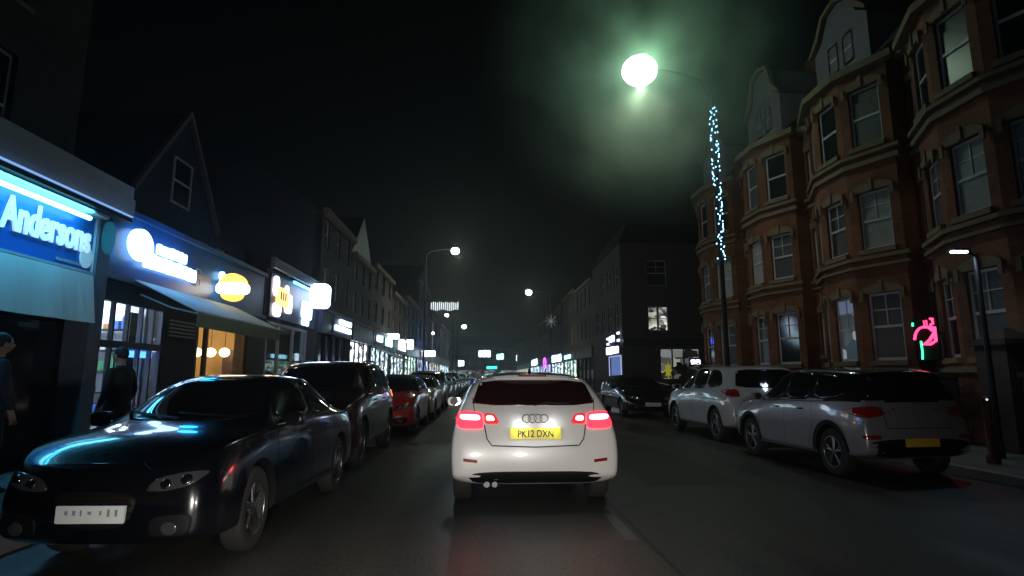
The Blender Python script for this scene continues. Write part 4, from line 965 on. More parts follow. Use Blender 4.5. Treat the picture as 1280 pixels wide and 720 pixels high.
# end-of-street signs on the cross building
EY = 172
def end_block(x0, x1, z, label, mi, wn=4):
    root = empty('shop_building', (x0, EY, 0), label=label, cat='building', group='buildings closing the end of the street'); fr0 = frame_cam(EY); g = lambda u, zz, d=0: fr0(u, zz, d) - root.location
    wins = []; wd = (x1 - x0) / wn
    for f in range(2):
        for k in range(wn): c_ = x0 + wd * (k + .5); wins.append((c_ - .6, c_ + .6, 4.6 + 3 * f, 6.4 + 3 * f))
    mb = MB(); wall_open(mb, g, x0, x1, 0, z, wins + [(x0 + .5, x1 - .5, .6, 3.1)], .2); mb.fbox(g, x0, x1, 0, z, -.4, -10); mb.build('wall', UPM[mi], root)
    for wv in wins: sash(root, g, *wv, bars=0)
    mb = MB(); mb.fbox(g, x0 + .5, x1 - .5, .6, 3.1, -.15, -.2); mb.build('shop_window', lit_window_mat('dim_end_light', (.7, .75, .7), .5, 1.0), root)
    mb = MB(); mb.hexa([g(x0, z + .003, .2), g(x1, z + .003, .2), g(x1, z + .003, -10), g(x0, z + .003, -10), g(x0, z + 3, -4), g(x1, z + 3, -4), g(x1, z + 3, -6), g(x0, z + 3, -6)]); mb.build('roof', SLATE, root)
end_block(-26, -12.1, 11, 'pale windowed building closing the street, on the shop side', 2, 5)
end_block(-12, -.1, 10.5, 'building closing the street directly ahead beyond the white hatchback', 0, 5)
end_block(0, 14, 10, 'building closing the street, on the terrace side', 1, 5)
for (u0, u1, z0, z1, m, n, lab) in ((-1.5, 2.2, 7.0, 9.2, SW, 3, 'topmost glowing pale sign at the end of the street'), (4.0, 6.2, 6.2, 8.2, SC, 2, 'square cyan white sign at the end of the street'), (1.0, 4.2, 3.4, 4.4, SG, 4, 'turquoise lettering low down at the end of the street'), (10.0, 12.8, 5.8, 7.8, SW, 3, 'pale glowing sign standing apart at the end of the street'), (-7.6, -5.8, 4.2, 6.2, SW, 2, 'dim white sign at the end of the street, nearest the shops')):
    flat_sign('C', EY - .0, u0, u1, z0, z1, m, n, lab)
# tower block with a lit top row
o = empty('tower_block', (-16, 215, 0), label='distant dark tower block with a bright band of windows along its top', cat='building')
fr0 = frame_cam(215); g = lambda u, z, d=0: fr0(u, z, d) - o.location
mb = MB(); mb.fbox(g, -22.5, -9, 0, 30.5, 0, -12); mb.build('wall', mat('concrete', (.09, .09, .09), .9, noise=.2, scale=.4), o)
tp = mat('tower_lamp', (.03, .03, .03), .5, emit=(.85, .95, 1), es=2.2)
for k in range(16):
    u = -21.8 + k * .78; mb = MB(); mb.fbox(g, u, u + .30, 26.4 - (.5 if k < 2 else 0) + .3 * math.sin(k), 29.6 - .2 * (k % 3), .05, .1); mb.build('window', tp, o)

# ------------------------------------------------------------------ corner building on the right
cb = empty('corner_building', (9.5, 38, 0), label='dark corner building at the side street with one lit upper window and a lit shop', cat='building')
fs = lambda u, z, d=0: frame_cam(38)(u, z, d) - cb.location; fw = lambda u, z, d=0: frame_right(9.5)(u, z, d) - cb.location
mb = MB(); wall_open(mb, fs, 9.5, 22, .1, 10.6, [(11.35, 12.75, 4.45, 6.15), (15.2, 16.6, 4.45, 6.15), (12.05, 14.9, 1.2, 3.2), (11.35, 12.75, 7.6, 9.4)], .2)
wall_open(mb, fw, 38, 48, .1, 10.6, [(39, 40, 4.7, 6.6), (41.2, 42.2, 4.7, 6.6), (43.4, 44.4, 4.7, 6.6), (45.6, 46.6, 4.7, 6.6), (39, 40, 7.7, 9.3), (41.2, 42.2, 7.7, 9.3), (43.4, 44.4, 7.7, 9.3), (38.5, 42.0, .9, 2.75)], .15)
mb.box((.4, .4, .1), (12.5, 10, 10.6)); mb.build('wall', UPM[0], cb)
mb = MB(); mb.fbox(fs, 9.5, 15.1, 3.35, 3.9, .002, .2); mb.fbox(fs, 9.4, 15.2, 3.9, 4.0, .002, .32); mb.build('fascia', FASC[0], cb)
mb = MB(); mb.fbox(fs, 9.45, 15.2, 4.0, 4.03, .01, .33); mb.build('fascia_trim', STONE, cb)
W1 = lit_window_mat('lit_flat_window', (.85, .8, .55), 1.0, 2.5)
sash(cb, fs, 11.35, 12.03, 4.45, 6.15, pane=W1, bars=0, frame_m=WHITEP); sash(cb, fs, 12.07, 12.75, 4.45, 6.15, pane=W1, bars=0)
sash(cb, fs, 15.2, 16.6, 4.45, 6.15); sash(cb, fs, 11.35, 12.75, 7.6, 9.4)
for a in (39, 41.2, 43.4, 45.6): sash(cb, fw, a, a + 1, 4.7, 6.6, bars=0)
for a in (39, 41.2, 43.4): sash(cb, fw, a, a + 1, 7.7, 9.3, bars=0)
mb = MB(); mb.fbox(fs, 12.05, 14.9, 1.2, 3.2, -.16, -.18); mb.build('shop_window', lit_window_mat('dim_office_light', (.7, .75, .5), .45, 1.4), cb)
mb = MB()
for a in (12.05, 12.9, 13.7, 14.8): mb.fbox(fs, a, a + .08, 1.2, 3.2, -.04, -.14)
mb.build('window_bars', BLACKM, cb)
mb = MB(); mb.fbox(fw, 38.5, 42.0, .9, 2.75, -.1, -.12); mb.build('shop_window', emit('dim_blue_window', (.12, .2, .5), .8), cb)
mb = MB(); mb.fbox(fw, 38.4, 38.5, .8, 2.8, .0, .06); mb.fbox(fw, 42.0, 42.1, .8, 2.8, .0, .06); mb.fbox(fw, 38.5, 42.0, 2.75, 2.82, .0, .06); mb.fbox(fw, 38.5, 42.0, .84, .9, .0, .06); mb.build('window_frame', emit('pale_blue_frame', (.5, .6, 1), .8), cb)
mb = MB(); mb.hexa([fs(9.4, 10.603, .1), fs(22, 10.603, .1), fs(22, 10.603, -10), fs(9.4, 10.603, -10), fs(10.5, 12.6, -2), fs(21, 12.6, -2), fs(21, 12.6, -8), fs(10.5, 12.6, -8)]); mb.build('roof', SLATE, cb)
o = flat_sign('R', 9.5, 38.3, 41.9, 2.9, 3.5, SV, 5, 'pinkish white glowing lettering on the corner building, below the smaller board')
flat_sign('R', 9.5, 39.4, 40.9, 3.75, 4.3, emit('blue_white2', (.7, .8, 1), 5), 2, 'blue white square sign above the pinkish lettering on the corner building')
for k, (a, z) in enumerate(((38.3, 4.25), (38.3, 3.75), (41.6, 4.05), (41.6, 3.66))):
    mb = MB(); frr = frame_right(9.5); mb.fbox(frr, a, a + .5, z, z + .16, .1, .2); tag(mb.build('sign_lamp', emit('small_blue', (.6, .7, 1), 3)), ['upper small lamp at the side street edge of the corner signs', 'lower small lamp at the side street edge of the corner signs', 'upper small lamp at the far edge of the corner signs', 'lower small lamp at the far edge of the corner signs'][k], 'lamp', 'small lamps round the corner signs')
o = empty('warning_sign', (12.5, 37.75, 1.2), label='yellow glowing star shaped sign inside the lit shop window of the corner building', cat='sign')
mb = MB(); pts = []
for k in range(16): r_ = .42 if k % 2 == 0 else .22; pts.append((r_ * .7 * math.cos(k * math.pi / 8), .55 + r_ * 1.4 * math.sin(k * math.pi / 8)))
mb.prism(pts, lambda u, z, d=0: Vector((u, -d, z)), 0, .04); mb.build('face', emit('yellow_sign', (.9, .8, .05), .3), o)
flat_sign('C', 38, 14.1, 14.75, 2.1, 2.55, emit('pink_white', (1, .85, .9), 4), 2, 'small pinkish lightbox in the corner building shop window')

# ------------------------------------------------------------------ Victorian terrace on the right
def xform(p, c): return p
CURT_DIM = mat('curtain_faint_light', (.25, .25, .24), .8, emit=(.8, .85, .8), es=.02)
WLIT = mat('blind_lit', (.4, .4, .38), .7, emit=(.85, .88, .8), es=.16)
CURT2 = mat('grey_curtain', (.07, .07, .07), .5, noise=.5, scale=14); CURT3 = mat('dark_blind', (.04, .035, .03), .3, noise=.4, scale=3)
TVB = lit_window_mat('television_glow', (.12, .3, .9), .35, 1.2)
def house(idx, yc, label, panes, end=2.02):
    root = empty('terraced_house', (9.4, yc, 0), label=label, cat='house', group='red brick terraced houses with bow windows')
    XW = 10.35 - 9.4; hw = end + .18                  # wall plane, half width
    frw = lambda u, z, d=0: Vector((XW - d, u, z))
    # bow: three faces
    wf = 1.22; a25 = R(25); dx = wf * math.sin(a25); dy = wf * math.cos(a25)
    P = [(dx, -.6 - dy), (0, -.6), (0, .6), (dx, .6 + dy)]
    def face(k):
        (xa, ya), (xb, yb) = P[k], P[k + 1]; L = math.hypot(xb - xa, yb - ya); ux, uy = (xb - xa) / L, (yb - ya) / L; nx, ny = -uy, ux
        return (lambda u, z, d=0: Vector((xa + ux * u + nx * d, ya + uy * u + ny * d, z))), L
    mb = MB(); wins = []
    floors = [(1.75, 3.38), (4.48, 5.95), (7.15, 8.7)]
    for k in range(3):
        fr_, L = face(k); ops = [(L / 2 - .38, L / 2 + .38, a, b) for a, b in floors]
        wall_open(mb, fr_, 0, L, .1, 9.3, ops, .14)
        wins += [(fr_, o_, k, j) for j, o_ in enumerate(ops)]
    for sg, pk in ((-1, P[0]), (1, P[3])):
        mb.add([(pk[0], pk[1], .1), (XW, pk[1], .1), (XW, pk[1], 9.3), (pk[0], pk[1], 9.3)], [(0, 1, 2, 3)])
    # flat wall with one recessed window column on the near side of each house, door below
    e = P[0][1]; ops = [(-hw + .02 + .06, e - .03, 2.0 if idx != 1 else 1.9, 3.3), (-hw + .08, e - .03, 4.4, 5.95), (-hw + .08, e - .03, 7.1, 8.5)]
    ops = [(-2.22, e - .1, a, b) for (_, _, a, b) in ops]
    hw2 = 2.38
    wall_open(mb, frw, -hw2, e, .1, 9.6, ops, .12); wall_open(mb, frw, P[3][1], hw - .18, .1, 9.6, [], .1)
    mb.add([frw(e, 9.3, 0), frw(P[3][1], 9.3, 0), frw(P[3][1], 9.6, 0), frw(e, 9.6, 0)], [(0, 1, 2, 3)])
    mb.box((XW + .3, -hw2, .1), (XW + 9, hw - .18, 9.6))
    mb.build('wall', BRICK, root)
    for fr_, o_, k, j in wins:
        f = sash(root, fr_, *o_, pane=panes.get((k, j)) or [None, CURT2, None, CURT3][(k * 5 + j * 3 + idx * 7) % 4], bars=1 if j < 2 else 0, d=-.07)
        s = MB(); s.fbox(fr_, o_[0] - .07, o_[1] + .07, o_[2] - .12, o_[2] - .003, .003, .1); s.build('sill', STONE, f)
        # stone head with a keystone and small brackets
        s = MB(); u0, u1, z1 = o_[0], o_[1], o_[3]; um = (u0 + u1) / 2
        pts = [(u0 - .1, z1 + .003)] + [(um - (um - u0 + .1) * math.cos(R(t)), z1 + .06 + .17 * math.sin(R(t))) for t in range(0, 181, 20)] + [(u1 + .1, z1 + .003)]
        s.prism(pts, fr_, .003, .07); s.fbox(fr_, um - .045, um + .045, z1 + .02, z1 + .30, .071, .11)
        for uu in (u0 - .15, u1 + .04): s.fbox(fr_, uu, uu + .09, z1 - .18, z1 + .08, .072, .11)
        s.build('window_head', STONE, f)
    for j, o_ in enumerate(ops):
        f = sash(root, frw, *o_, pane=panes.get(('w', j)), bars=0, d=-.07)
        s = MB(); s.fbox(frw, o_[0] - .03, o_[1] + .03, o_[3] + .003, o_[3] + .2, .003, .06); s.build('lintel', STONE, f); s = MB(); s.fbox(frw, o_[0] - .03, o_[1] + .03, o_[2] - .1, o_[2] - .003, .003, .08); s.build('sill', STONE, f)
    # string courses that follow the bow
    def course(z0, z1, out, name, m=STONE):
        c = MB()
        for k in range(3):
            fr_, L = face(k); ex = out * math.tan(a25 / 2)
            c.fbox(fr_, -ex if k else -out, L + ex if k < 2 else L + out, z0, z1, .004 + .001 * k, out)
        c.fbox(frw, -hw2, e + .02, z0 + .002, z1 - .002, .004, out * .8); c.fbox(frw, P[3][1] - .02, hw - .18, z0 + .002, z1 - .002, .004, out * .8)
        c.build(name, m, root)
    course(4.02, 4.09, .12, 'string_course'); course(4.22, 4.31, .14, 'string_course'); course(6.62, 6.74, .12, 'string_course'); course(6.86, 6.95, .16, 'string_course'); course(9.12, 9.3, .24, 'cornice')
    course(1.45, 1.56, .08, 'string_course')
    # roof, parapet, gabled dormer in pale render
    rf = MB(); rf.hexa([(XW - .3, -hw2, 9.603), (XW - .3, hw - .18, 9.603), (XW + 9, hw - .18, 9.603), (XW + 9, -hw2, 9.603), (XW + 1.8, -hw2, 12.2), (XW + 1.8, hw - .18, 12.2), (XW + 7, hw - .18, 12.2), (XW + 7, -hw2, 12.2)]); rf = rf.build('roof', SLATE, root)
    cp = MB(); cp.add([(p[0], p[1], 9.33) for p in P] + [(XW, P[3][1], 9.33), (XW, P[0][1], 9.33)], [(0, 1, 2, 3, 4, 5)]); cp.build('bow_roof', SLATE, root)
    gd = MB(); fg = lambda u, z, d=0: Vector((XW - .35 - d, u, z)); ztop = 12.3 if idx % 2 == 0 else 11.9
    gd.prism([(-1.15, 9.62), (1.15, 9.62), (1.15, 10.9), (.75, 11.2), (.45, ztop - .15), (0, ztop), (-.45, ztop - .15), (-.75, 11.2), (-1.15, 10.9)], fg, 0, -2.6); gd.build('gable_dormer', RENDERW, root)
    for uu in (-.55, .1): sash(root, lambda u, z, d=0: fg(u, z, d + .1), uu, uu + .45, 9.9, 10.8, bars=0)
    gt = MB()
    for sg in (-1, 1): gt.prism([(sg * 1.25, 10.9), (sg * .8, 11.25), (sg * .5, ztop - .12), (0, ztop + .04), (0, ztop + .16), (sg * .58, ztop - .02), (sg * .9, 11.38), (sg * 1.25, 11.02)], fg, .01, .12)
    gt.build('coping', STONE, root)
    dp = MB(); dp.tube([(XW - .1, hw - .2, .2), (XW - .1, hw - .2, 9.2)], .045, 8); dp.build('drainpipe', BLACKM, root)
    ch = MB(); ch.box((XW + 2.6, hw - 1.0, 11.5), (XW + 3.6, hw - .25, 14.0)); ch.build('chimney', BRICK, rf)
    return root
house(0, 9.95, 'red brick terraced house with twin tall pale windows, closest to the crossover', {(0, 1): CURTAIN, (1, 1): CURTAIN, (0, 0): None, (1, 0): None}, 1.765)
house(1, 14.1, 'red brick terraced house with a blue television glow in its ground floor window', {('w', 1): WLIT, (0, 1): CURTAIN, (1, 0): TVB, (0, 2): None})
house(2, 18.5, 'red brick terraced house behind the white sport utility car', {(1, 1): CURT_DIM})
house(3, 22.9, 'last red brick terraced house before the side street', {(0, 1): CURT_DIM})

# neon flamingo-like sign in first house window
o = empty('neon_sign', (9.62, 11.75, 2.3), label='pink and green neon palm shaped sign glowing against the dark brick', cat='sign')
g = lambda u, z, d=0: Vector((-d, -u, z))
PK = emit('pink_neon', (1, .04, .14), 4); GN = emit('green_neon', (.05, .9, .35), 3)
mb = MB()
mb.tube([g(-.32, -.12, 0)] + [g(-.02 + .28 * math.cos(R(t)), -.10 + .24 * math.sin(R(t)), 0) for t in range(170, 20, -15)], .026, 8)
mb.tube([g(.26, .0, 0), g(.10, -.16, 0), g(-.08, -.24, 0), g(.12, -.24, 0), g(.27, -.18, 0), g(.27, .12, 0)], .03, 8)
mb.tube([g(.10, .13, 0), g(.27, .10, 0)], .026, 8); mb.tube([g(.0, .16, 0), g(.0, .28, 0)], .012, 6); mb.tube([g(.07, .16, 0), g(.07, .28, 0)], .016, 6); mb.tube([g(.17, .17, 0), g(.24, .19, 0), g(.24, .3, 0), g(.18, .3, 0)], .026, 6)
mb.build('pink_tube', PK, o)
mb = MB(); mb.tube([g(-.14, -.16, 0), g(-.13, -.40, 0), g(-.15, -.56, 0)], .02, 8); mb.build('green_tube', GN, o); mb = MB(); mb.tube([g(-.33, .18, 0), g(-.32, .26, 0)], .02, 8); mb.build('green_tube', GN, o)
mb = MB(); mb.fbox(g, -.36, .3, -.58, .34, -.06, -.03); mb.fbox(g, -.02, .02, -.02, .02, -.8, -.06); mb.build('backing_board', mat('black_acrylic', (.006, .004, .005), .7, spec=.1), o)

# front garden walls, piers and hedges
def garden(y0, y1, label, hl):
    o = empty('garden_wall', (9.05, y0, 0), label=label, cat='wall', group='low brick walls in front of the terrace')
    mb = MB(); mb.box((-.11, .25, .1), (.11, y1 - y0 - .25, .85)); mb.build('brickwork', BRICKD, o)
    mb = MB(); mb.box((-.15, .25, .853), (.15, y1 - y0 - .25, .92)); mb.build('coping', STONE, o)
    for yy in (0, y1 - y0 - .24): mb = MB(); mb.box((-.2, yy, .1), (.2, yy + .24, 1.35)); mb.box((-.24, yy - .03, 1.352), (.24, yy + .27, 1.45)); mb.build('pier', BRICKD, o)
garden(4.6, 8.9, 'low brick garden wall beside the near brick gate pillars', '')
garden(10.6, 13.4, 'low brick garden wall behind the crossover', '')
garden(14.6, 17.6, 'low brick garden wall behind the white sport utility car', '')
garden(18.9, 22.2, 'low brick garden wall near the side street', '')
LEAF = mat('hedge_leaf', (.035, .06, .022), .7, noise=.4, scale=9)
def hedge(name, label, x0, x1, y0, y1, z0, z1, n, cat='hedge'):
    o = empty(name, ((x0 + x1) / 2, y0, 0), label=label, cat=cat); mb = MB(); rr = random.Random(n)
    for k in range(n):
        p = Vector((rr.uniform(x0, x1), rr.uniform(y0, y1), z0 + (z1 - z0) * rr.random() ** .7 + rr.gauss(0, .05))) - o.location
        a = Vector([rr.gauss(0, 1) for _ in range(3)]).normalized(); b = a.orthogonal().normalized(); s_ = rr.uniform(.03, .07)
        mb.add([p, p + a * s_ + b * s_ * .4, p + a * s_ * 2, p + a * s_ - b * s_ * .4], [(0, 1, 2, 3)])
    mb.build('foliage', LEAF, o)
    st = MB()
    for k in range(5): yy = lerp(.2, y1 - y0 - .2, k / 4); st.tube([(0, yy, .05), (rr.uniform(-.1, .1), yy, z1 * .7)], .02, 5)
    st.build('stems', mat('bark', (.06, .045, .03), .9), o)
hedge('hedge', 'dark clipped hedge at the pavement edge beside the side street', 9.15, 9.9, 22.6, 26.2, .1, 1.9, 4200)
hedge('hedge', 'dark ragged hedge behind the garden wall and gate pillars nearest us', 9.3, 9.8, 5.2, 8.6, .1, 1.5, 3000)
hedge('hedge', 'dark low hedge between the crossover and the terrace', 9.3, 9.75, 10.8, 13.2, .1, 1.25, 2500)

# tall brick gate pillars near right
o = empty('gate_pillar', (9.0, 9.25, 0), label='tall dark brick gate pillar on the pavement behind the crossover tail', cat='pillar')
mb = MB(); mb.box((-.3, -.3, .1), (.3, .3, 1.9)); mb.build('shaft', BRICKD, o)
mb = MB(); mb.box((-.36, -.36, 1.902), (.36, .36, 2.0)); mb.hexa([(-.3, -.3, 2.002), (.3, -.3, 2.002), (.3, .3, 2.002), (-.3, .3, 2.002), (-.05, -.05, 2.2), (.05, -.05, 2.2), (.05, .05, 2.2), (-.05, .05, 2.2)]); mb.build('cap', BRICKD, o)

# bollard
o = empty('bollard', (7.5, 8.15, .115), label='slim dark bollard with a small pale reflector standing on the pavement', cat='bollard')
mb = MB(); mb.tube([(0, 0, 0), (0, 0, .10), (0, 0, .12), (0, 0, .84), (0, 0, .88)], [.09, .09, .06, .05, .06], 14); mb.build('post', mat('maroon_bollard', (.09, .03, .03), .5), o)
mb = MB(); mb.ellipsoid((0, 0, .92), (.06, .06, .05)); mb.build('cap', BLACKM, o)
mb = MB(); mb.ellipsoid((-.03, -.05, .92), (.018, .012, .018)); mb.build('reflector', mat('reflector_painted_glint', (.8, .8, .8), .3, emit=(1, .85, .8), es=.8), o)  # emission puts a bright glint into the unlit reflector

# ------------------------------------------------------------------ street lamps
LAMPM = emit('street_lamp_glow', (.86, 1, .86), 11)
LAMPF = emit('far_lamp_glow', (.88, 1, .90), 14)
POSTM = mat('lamp_post_paint', (.012, .013, .013), .5, metal=.3)
def street_lamp(x, y, hpost, lx, lz, label, energy, r=(.2, .12, .07), col=(.82, 1, .82), m=LAMPF, pts=None):
    o = empty('street_lamp', (x, y, .115), label=label, cat='street lamp', group='tall street lamps over the road')
    mb = MB(); mb.tube([(0, 0, 0), (0, 0, 1.1), (0, 0, 1.2), (0, 0, hpost)], [.11, .11, .075, .05], 12); mb.build('post', POSTM, o)
    d = lx - x; sg = 1 if d > 0 else -1; zz = lz - .115
    mb = MB(); mb.tube([(0, 0, hpost - .05), (d * .15, 0, hpost + (zz - hpost) * .5 + .1), (d * .5, 0, hpost + (zz - hpost) * .85 + .1), (d - sg * .3, 0, zz + .08)], [.04, .035, .03, .03], 8); mb.build('arm', POSTM, o)
    hd = MB(); hd.ellipsoid((d, 0, zz + r[2] * .82), (r[0] * .75, r[1] * .75, .12)); hd = hd.build('lamp_head', POSTM, o)
    ln = MB(); ln.ellipsoid((d, 0, zz), r); ln.build('lens', m, hd)
    light('lamp_glow', 'POINT', (lx, y - r[1] - .1, lz), energy * .25, col, .2) if y > 20 else None
    light('street_light', 'SPOT', (lx, y, lz - r[2] - .05), energy, (1, .93, .76), .12, (0, 0, 0), 136, .7)
    return o
street_lamp(7.05, 16, 9.9, 4.80, 10.8, 'tall street lamp with the largest dazzling green white lamp, wrapped in fairy lights', 300, (.55, .52, .45), m=LAMPM)  # lens oversized so its shape stands in for the lamp's bloom
light('lamp_glow', 'POINT', (4.80, 15.35, 10.75), 125, (.62, 1, .70), .2)
street_lamp(-4.1, 39, 9.7, -2.05, 10.15, 'street lamp over the road ahead, second brightest, standing on the shop side pavement', 700, (.30, .30, .26))
street_lamp(7.0, 58, 9.6, 4.70, 10.05, 'street lamp standing on the terrace side, beyond the corner building', 600, (.34, .34, .30))
street_lamp(-4.6, 85, 9.8, -5.6, 10.5, 'small distant street lamp below the lit tower block windows', 200, (.3, .3, .26))
street_lamp(-4.6, 98, 9.5, -3.4, 9.9, 'distant blue white street lamp, lowest of the bright ones ahead', 350, (.42, .42, .38), (.7, .9, 1), emit('blue_lamp_glow', (.75, .92, 1), 14))

# added star shape standing in for a faint glint by the third lamp post
o = empty('glint_star', (7.0, 57.7, 7.0), label='small made-up star decoration standing in for a glint by the terrace side lamp post', cat='decoration')
mb = MB(); mb.tube([(-.2, 0, 0), (.2, 0, 0)], .03, 6); mb.tube([(0, 0, -.6), (0, 0, .6)], .03, 6)
for k in range(8): mb.tube([(0, 0, 0), (.7 * math.cos(k * .785), 0, .7 * math.sin(k * .785))], [.04, .015], 5)
mb.build('star_frame', mat('painted_glint', (.3, .3, .3), .3, metal=.8, emit=(1, 1, 1), es=.15), o)
# string lights on near post
o = empty('string_lights', (7.05, 16, 4.7), label='icy blue fairy lights wound round the upper half of the lamp post', cat='string lights')
wb = MB(); pts = []
for k in range(240): t = k / 239; a = k * .42; pts.append((.085 * math.cos(a), .085 * math.sin(a), .1 + t * 4.9))
wb.tube(pts, .006, 4); wb.build('cable', BPLAST, o)
bm_ = MB(); bm_.ellipsoid((0, 0, 0), (.016, .016, .024), 8, 6); b0 = bm_.build('bulb', emit('icy_bulb', (.25, .62, 1), 7), o); rr = random.Random(2)
b1 = None
for k in range(96):
    b = b0 if k == 0 else b0.copy()
    if k: COL.objects.link(b); b.parent = o
    a = rr.uniform(math.pi, 2 * math.pi); b.location = (.115 * math.cos(a), .1 * math.sin(a), .1 + 4.85 * k / 96 + rr.uniform(-.02, .02))

# small pedestrian LED lamp on the right
o = empty('post_lamp', (8.05, 8.6, .115), label='short lamp post with a flat blue white head beside the terrace', cat='lamp')
mb = MB(); mb.tube([(0, 0, 0), (0, 0, .3), (0, 0, 3.2)], [.06, .045, .035], 10); mb.build('post', POSTM, o)
mb = MB(); mb.tube([(0, 0, 3.2), (-.1, -.0, 3.28), (-.2, -.0, 3.3)], .022, 8); mb.hexa([(-.42, -.07, 3.29), (-.12, -.07, 3.29), (-.12, .07, 3.29), (-.42, .07, 3.29), (-.40, -.06, 3.33), (-.12, -.06, 3.33), (-.12, .06, 3.33), (-.40, .06, 3.33)]); mb.build('lamp_head', POSTM, o)
mb = MB()
for k in range(3): mb.ellipsoid((-.37 + k * .1, 0, 3.275), (.045, .045, .022), 10, 6)
mb.build('lens', emit('led_blue_white', (.55, .75, 1), 18), o)
light('post_lamp_light', 'SPOT', (7.8, 8.6, 3.35), 25, (.6, .8, 1), .1, (0, 0, 0), 160, .5)
# far pole with lights left
o = empty('sign_pole', (-5.6, 62, .115), label='thin pole with a small bright lamp at mid height, far down the shop side', cat='pole')
mb = MB(); mb.tube([(0, 0, 0), (0, 0, 7.2)], [.05, .04], 8); mb.build('post', mat('pole_light_streak', (.4, .4, .42), .4, emit=(.6, .7, .8), es=.12), o)  # faint emission paints a streak of light along the post
mb = MB(); mb.ellipsoid((.05, -.08, 5.9), (.14, .1, .14)); mb.build('lamp', LAMPF, o)

# ------------------------------------------------------------------ people
SKIN = mat('skin', (.45, .28, .2), .6)
def person(x, y, rz, label, top, leg, hairc, hgt=1.72, arm=0, stride=.12):
    o = empty('person', (x, y, .115), rz, label, 'person'); s_ = hgt / 1.72
    J = {'pelvis': (0, 0, .93, .135), 'waist': (0, 0, 1.08, .125), 'chest': (0, 0, 1.28, .155), 'neckb': (0, 0, 1.44, .075), 'neck': (0, .01, 1.50, .052), 'head': (0, .02, 1.56, .07)}
    E_ = [('pelvis', 'waist'), ('waist', 'chest'), ('chest', 'neckb'), ('neckb', 'neck'), ('neck', 'head')]
    for sg, n_ in ((1, 'r'), (-1, 'l')):
        st = stride * sg
        J.update({'hip' + n_: (sg * .09, 0, .88, .10), 'knee' + n_: (sg * .10, st * .6 + .03, .50, .065), 'ank' + n_: (sg * .10, st, .09, .042), 'toe' + n_: (sg * .11, st + .17, .035, .035),
                  'sho' + n_: (sg * .185, 0, 1.39, .065), 'elb' + n_: (sg * .25, -.03, 1.12, .048), 'wri' + n_: (sg * .235, .08 + arm, .90 + arm, .032), 'han' + n_: (sg * .23, .11 + arm, .83 + arm, .034)})
        E_ += [('pelvis', 'hip' + n_), ('hip' + n_, 'knee' + n_), ('knee' + n_, 'ank' + n_), ('ank' + n_, 'toe' + n_), ('chest', 'sho' + n_), ('sho' + n_, 'elb' + n_), ('elb' + n_, 'wri' + n_), ('wri' + n_, 'han' + n_)]
        for q in range(4):
            J['fa%d' % q + n_] = (sg * (.225 - .0), .10 + arm + q * .018, .775 + arm, .011); J['fb%d' % q + n_] = (sg * .215, .105 + arm + q * .018, .735 + arm, .009); E_ += [('han' + n_, 'fa%d' % q + n_), ('fa%d' % q + n_, 'fb%d' % q + n_)]
        J['th' + n_] = (sg * .20, .15 + arm, .80 + arm, .011); E_ += [('han' + n_, 'th' + n_)]
    keys = list(J); me = bpy.data.meshes.new('body'); me.from_pydata([Vector(J[k][:3]) * s_ for k in keys], [(keys.index(a), keys.index(b)) for a, b in E_], [])
    t = bpy.data.objects.new('tmp', me); COL.objects.link(t); t.modifiers.new('k', 'SKIN')
    for k, sv in zip(keys, me.skin_vertices[0].data): sv.radius = (J[k][3] * s_ * (1.15 if k in ('chest', 'waist', 'pelvis') else 1), J[k][3] * s_ * (.8 if k in ('chest', 'waist', 'pelvis') else 1)); sv.use_root = (k == 'pelvis')
    m2 = t.modifiers.new('s', 'SUBSURF'); m2.levels = 2; m2.render_levels = 2
    dg = bpy.context.evaluated_depsgraph_get(); A = bpy.data.meshes.new_from_object(t.evaluated_get(dg)); bpy.data.objects.remove(t)
    # head joined to the body mesh
    hd = MB(); hc = Vector((0, .03, 1.615)) * s_; hd.ellipsoid(hc, (.076 * s_, .095 * s_, .115 * s_), 20, 14); hd.ellipsoid(hc + Vector((0, .095, -.015)), (.014, .022, .022), 8, 6)
    for sg in (1, -1): hd.ellipsoid(hc + Vector((sg * .078, 0, -.01)), (.012, .022, .032), 8, 6); hd.ellipsoid(hc + Vector((sg * .03, .088, .012)), (.013, .008, .008), 8, 6, 1)
    hd.ellipsoid(hc + Vector((0, .088, -.055)), (.026, .009, .009), 8, 6, 2)
    bm = bmesh.new(); bm.from_mesh(A)
    for f in bm.faces: c_ = f.calc_center_median() / s_; f.material_index = 3 if c_.z < .10 else 0 if c_.z > 1.475 or (abs(c_.x) > .19 and .7 < c_.z < .90 + arm and c_.y > .04) else 2 if c_.z < .93 else 1; f.smooth = True
    tm = bpy.data.meshes.new('t'); tm.from_pydata(hd.v, [], hd.f); bm2 = len(bm.faces); bm.from_mesh(tm); bm.faces.ensure_lookup_table()
    for i in range(bm2, len(bm.faces)): bm.faces[i].material_index = [0, 3, 4][hd.m[i - bm2]]; bm.faces[i].smooth = True
    A.materials.clear()
    for m in (SKIN, top, leg, mat('dark_shoes', (.02, .02, .02), .5), mat('lips', (.3, .1, .08), .5)): A.materials.append(m)
    bm.to_mesh(A); bm.free()
    b = bpy.data.objects.new('body', A); COL.objects.link(b); b.parent = o
    hr = MB(); hr.ellipsoid(hc + Vector((0, -.018, .028)), (.085 * s_, .098 * s_, .105 * s_), 18, 12); hr.build('hair', hairc, o)
    ck = MB(); rings = [(1.44, .10, .08), (1.36, .19, .115), (1.2, .185, .13), (1.0, .185, .135), (.82, .20, .15)]; n = 24; vs = []; fs = []
    for z, a, b_ in rings:
        for k in range(n): t_ = 2 * math.pi * k / n; vs.append((a * math.cos(t_) * s_, b_ * math.sin(t_) * s_, z * s_))
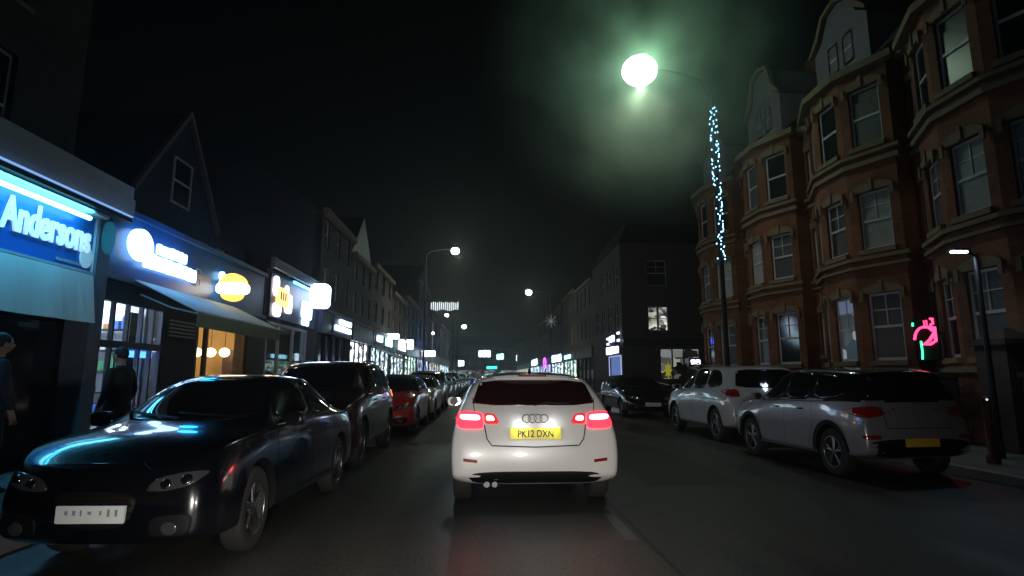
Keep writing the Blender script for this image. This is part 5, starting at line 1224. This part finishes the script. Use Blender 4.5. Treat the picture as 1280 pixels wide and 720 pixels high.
    for i in range(len(rings) - 1):
        for k in range(n): fs.append((i * n + k, i * n + (k + 1) % n, (i + 1) * n + (k + 1) % n, (i + 1) * n + k))
    ck.add(vs, fs, 0, True); ck.build('coat', top, o)
    return o
CO1 = mat('navy_coat', (.02, .025, .05), .8, noise=.3, scale=20); CO2 = mat('black_coat', (.015, .015, .015), .8, noise=.3, scale=20); CO3 = mat('brown_coat', (.05, .03, .02), .8, noise=.3, scale=20); JN = mat('dark_jeans', (.02, .025, .045), .8); HR = mat('dark_hair', (.015, .012, .01), .6)
person(-4.95, 8.0, R(80), 'person in a dark coat standing before the lit glass shopfront', CO2, JN, HR, 1.64)
person(-5.35, 6.5, R(-30), 'person in a navy coat on the pavement outside the estate agent, beside the glass shopfront', CO1, JN, HR, 1.72, stride=.02)
person(-5.2, 5.6, R(160), 'person in a brown coat on the pavement outside the estate agent, at the picture edge', CO3, JN, HR, 1.75, arm=.1)
person(-4.9, 19.5, R(170), 'small figure in a black coat walking past the takeaway shop', CO2, JN, HR, 1.7)

# ------------------------------------------------------------------ own headlamps (the light that falls on the car ahead)
for sx in (-.65, .65):
    light('headlamp_beam', 'SPOT', (sx - .1, 1.3, .66), 250, (1, .96, .90), .06, (R(90 - 4.5), 0, R(0)), 110, 1)
# faint moonlight
s_ = bpy.data.lights.new('moon', 'SUN'); s_.energy = .004; s_.angle = R(.5); s_.color = (.7, .8, 1); so = bpy.data.objects.new('moon', s_); COL.objects.link(so); so.rotation_euler = (R(50), 0, R(30))

# ------------------------------------------------------------------ haze
mb = MB(); mb.box((-152, -36, -1.02), (152, 302, 33)); hz = mb.build('haze', mat('haze_air', (1, 1, 1))); tag(hz, kind='stuff')
m = hz.data.materials[0]; n = m.node_tree.nodes; n.remove(n['Principled BSDF']); v = n.new('ShaderNodeVolumePrincipled')
v.inputs['Color'].default_value = (.85, .92, .88, 1); v.inputs['Density'].default_value = .002; v.inputs['Anisotropy'].default_value = .72
m.node_tree.links.new(v.outputs[0], n['Material Output'].inputs['Volume'])

# ------------------------------------------------------------------ added cloud standing in for windscreen glare round the near street lamp
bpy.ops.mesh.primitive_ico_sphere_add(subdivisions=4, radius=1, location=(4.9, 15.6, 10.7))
ms = bpy.context.object; ms.name = 'lamp_glare_cloud'; ms.scale = (5.4, 4.6, 5.2); tag(ms, kind='stuff')
m = bpy.data.materials.new('glare_cloud_air'); m.use_nodes = True; n = m.node_tree.nodes; l = m.node_tree.links; n.remove(n['Principled BSDF'])
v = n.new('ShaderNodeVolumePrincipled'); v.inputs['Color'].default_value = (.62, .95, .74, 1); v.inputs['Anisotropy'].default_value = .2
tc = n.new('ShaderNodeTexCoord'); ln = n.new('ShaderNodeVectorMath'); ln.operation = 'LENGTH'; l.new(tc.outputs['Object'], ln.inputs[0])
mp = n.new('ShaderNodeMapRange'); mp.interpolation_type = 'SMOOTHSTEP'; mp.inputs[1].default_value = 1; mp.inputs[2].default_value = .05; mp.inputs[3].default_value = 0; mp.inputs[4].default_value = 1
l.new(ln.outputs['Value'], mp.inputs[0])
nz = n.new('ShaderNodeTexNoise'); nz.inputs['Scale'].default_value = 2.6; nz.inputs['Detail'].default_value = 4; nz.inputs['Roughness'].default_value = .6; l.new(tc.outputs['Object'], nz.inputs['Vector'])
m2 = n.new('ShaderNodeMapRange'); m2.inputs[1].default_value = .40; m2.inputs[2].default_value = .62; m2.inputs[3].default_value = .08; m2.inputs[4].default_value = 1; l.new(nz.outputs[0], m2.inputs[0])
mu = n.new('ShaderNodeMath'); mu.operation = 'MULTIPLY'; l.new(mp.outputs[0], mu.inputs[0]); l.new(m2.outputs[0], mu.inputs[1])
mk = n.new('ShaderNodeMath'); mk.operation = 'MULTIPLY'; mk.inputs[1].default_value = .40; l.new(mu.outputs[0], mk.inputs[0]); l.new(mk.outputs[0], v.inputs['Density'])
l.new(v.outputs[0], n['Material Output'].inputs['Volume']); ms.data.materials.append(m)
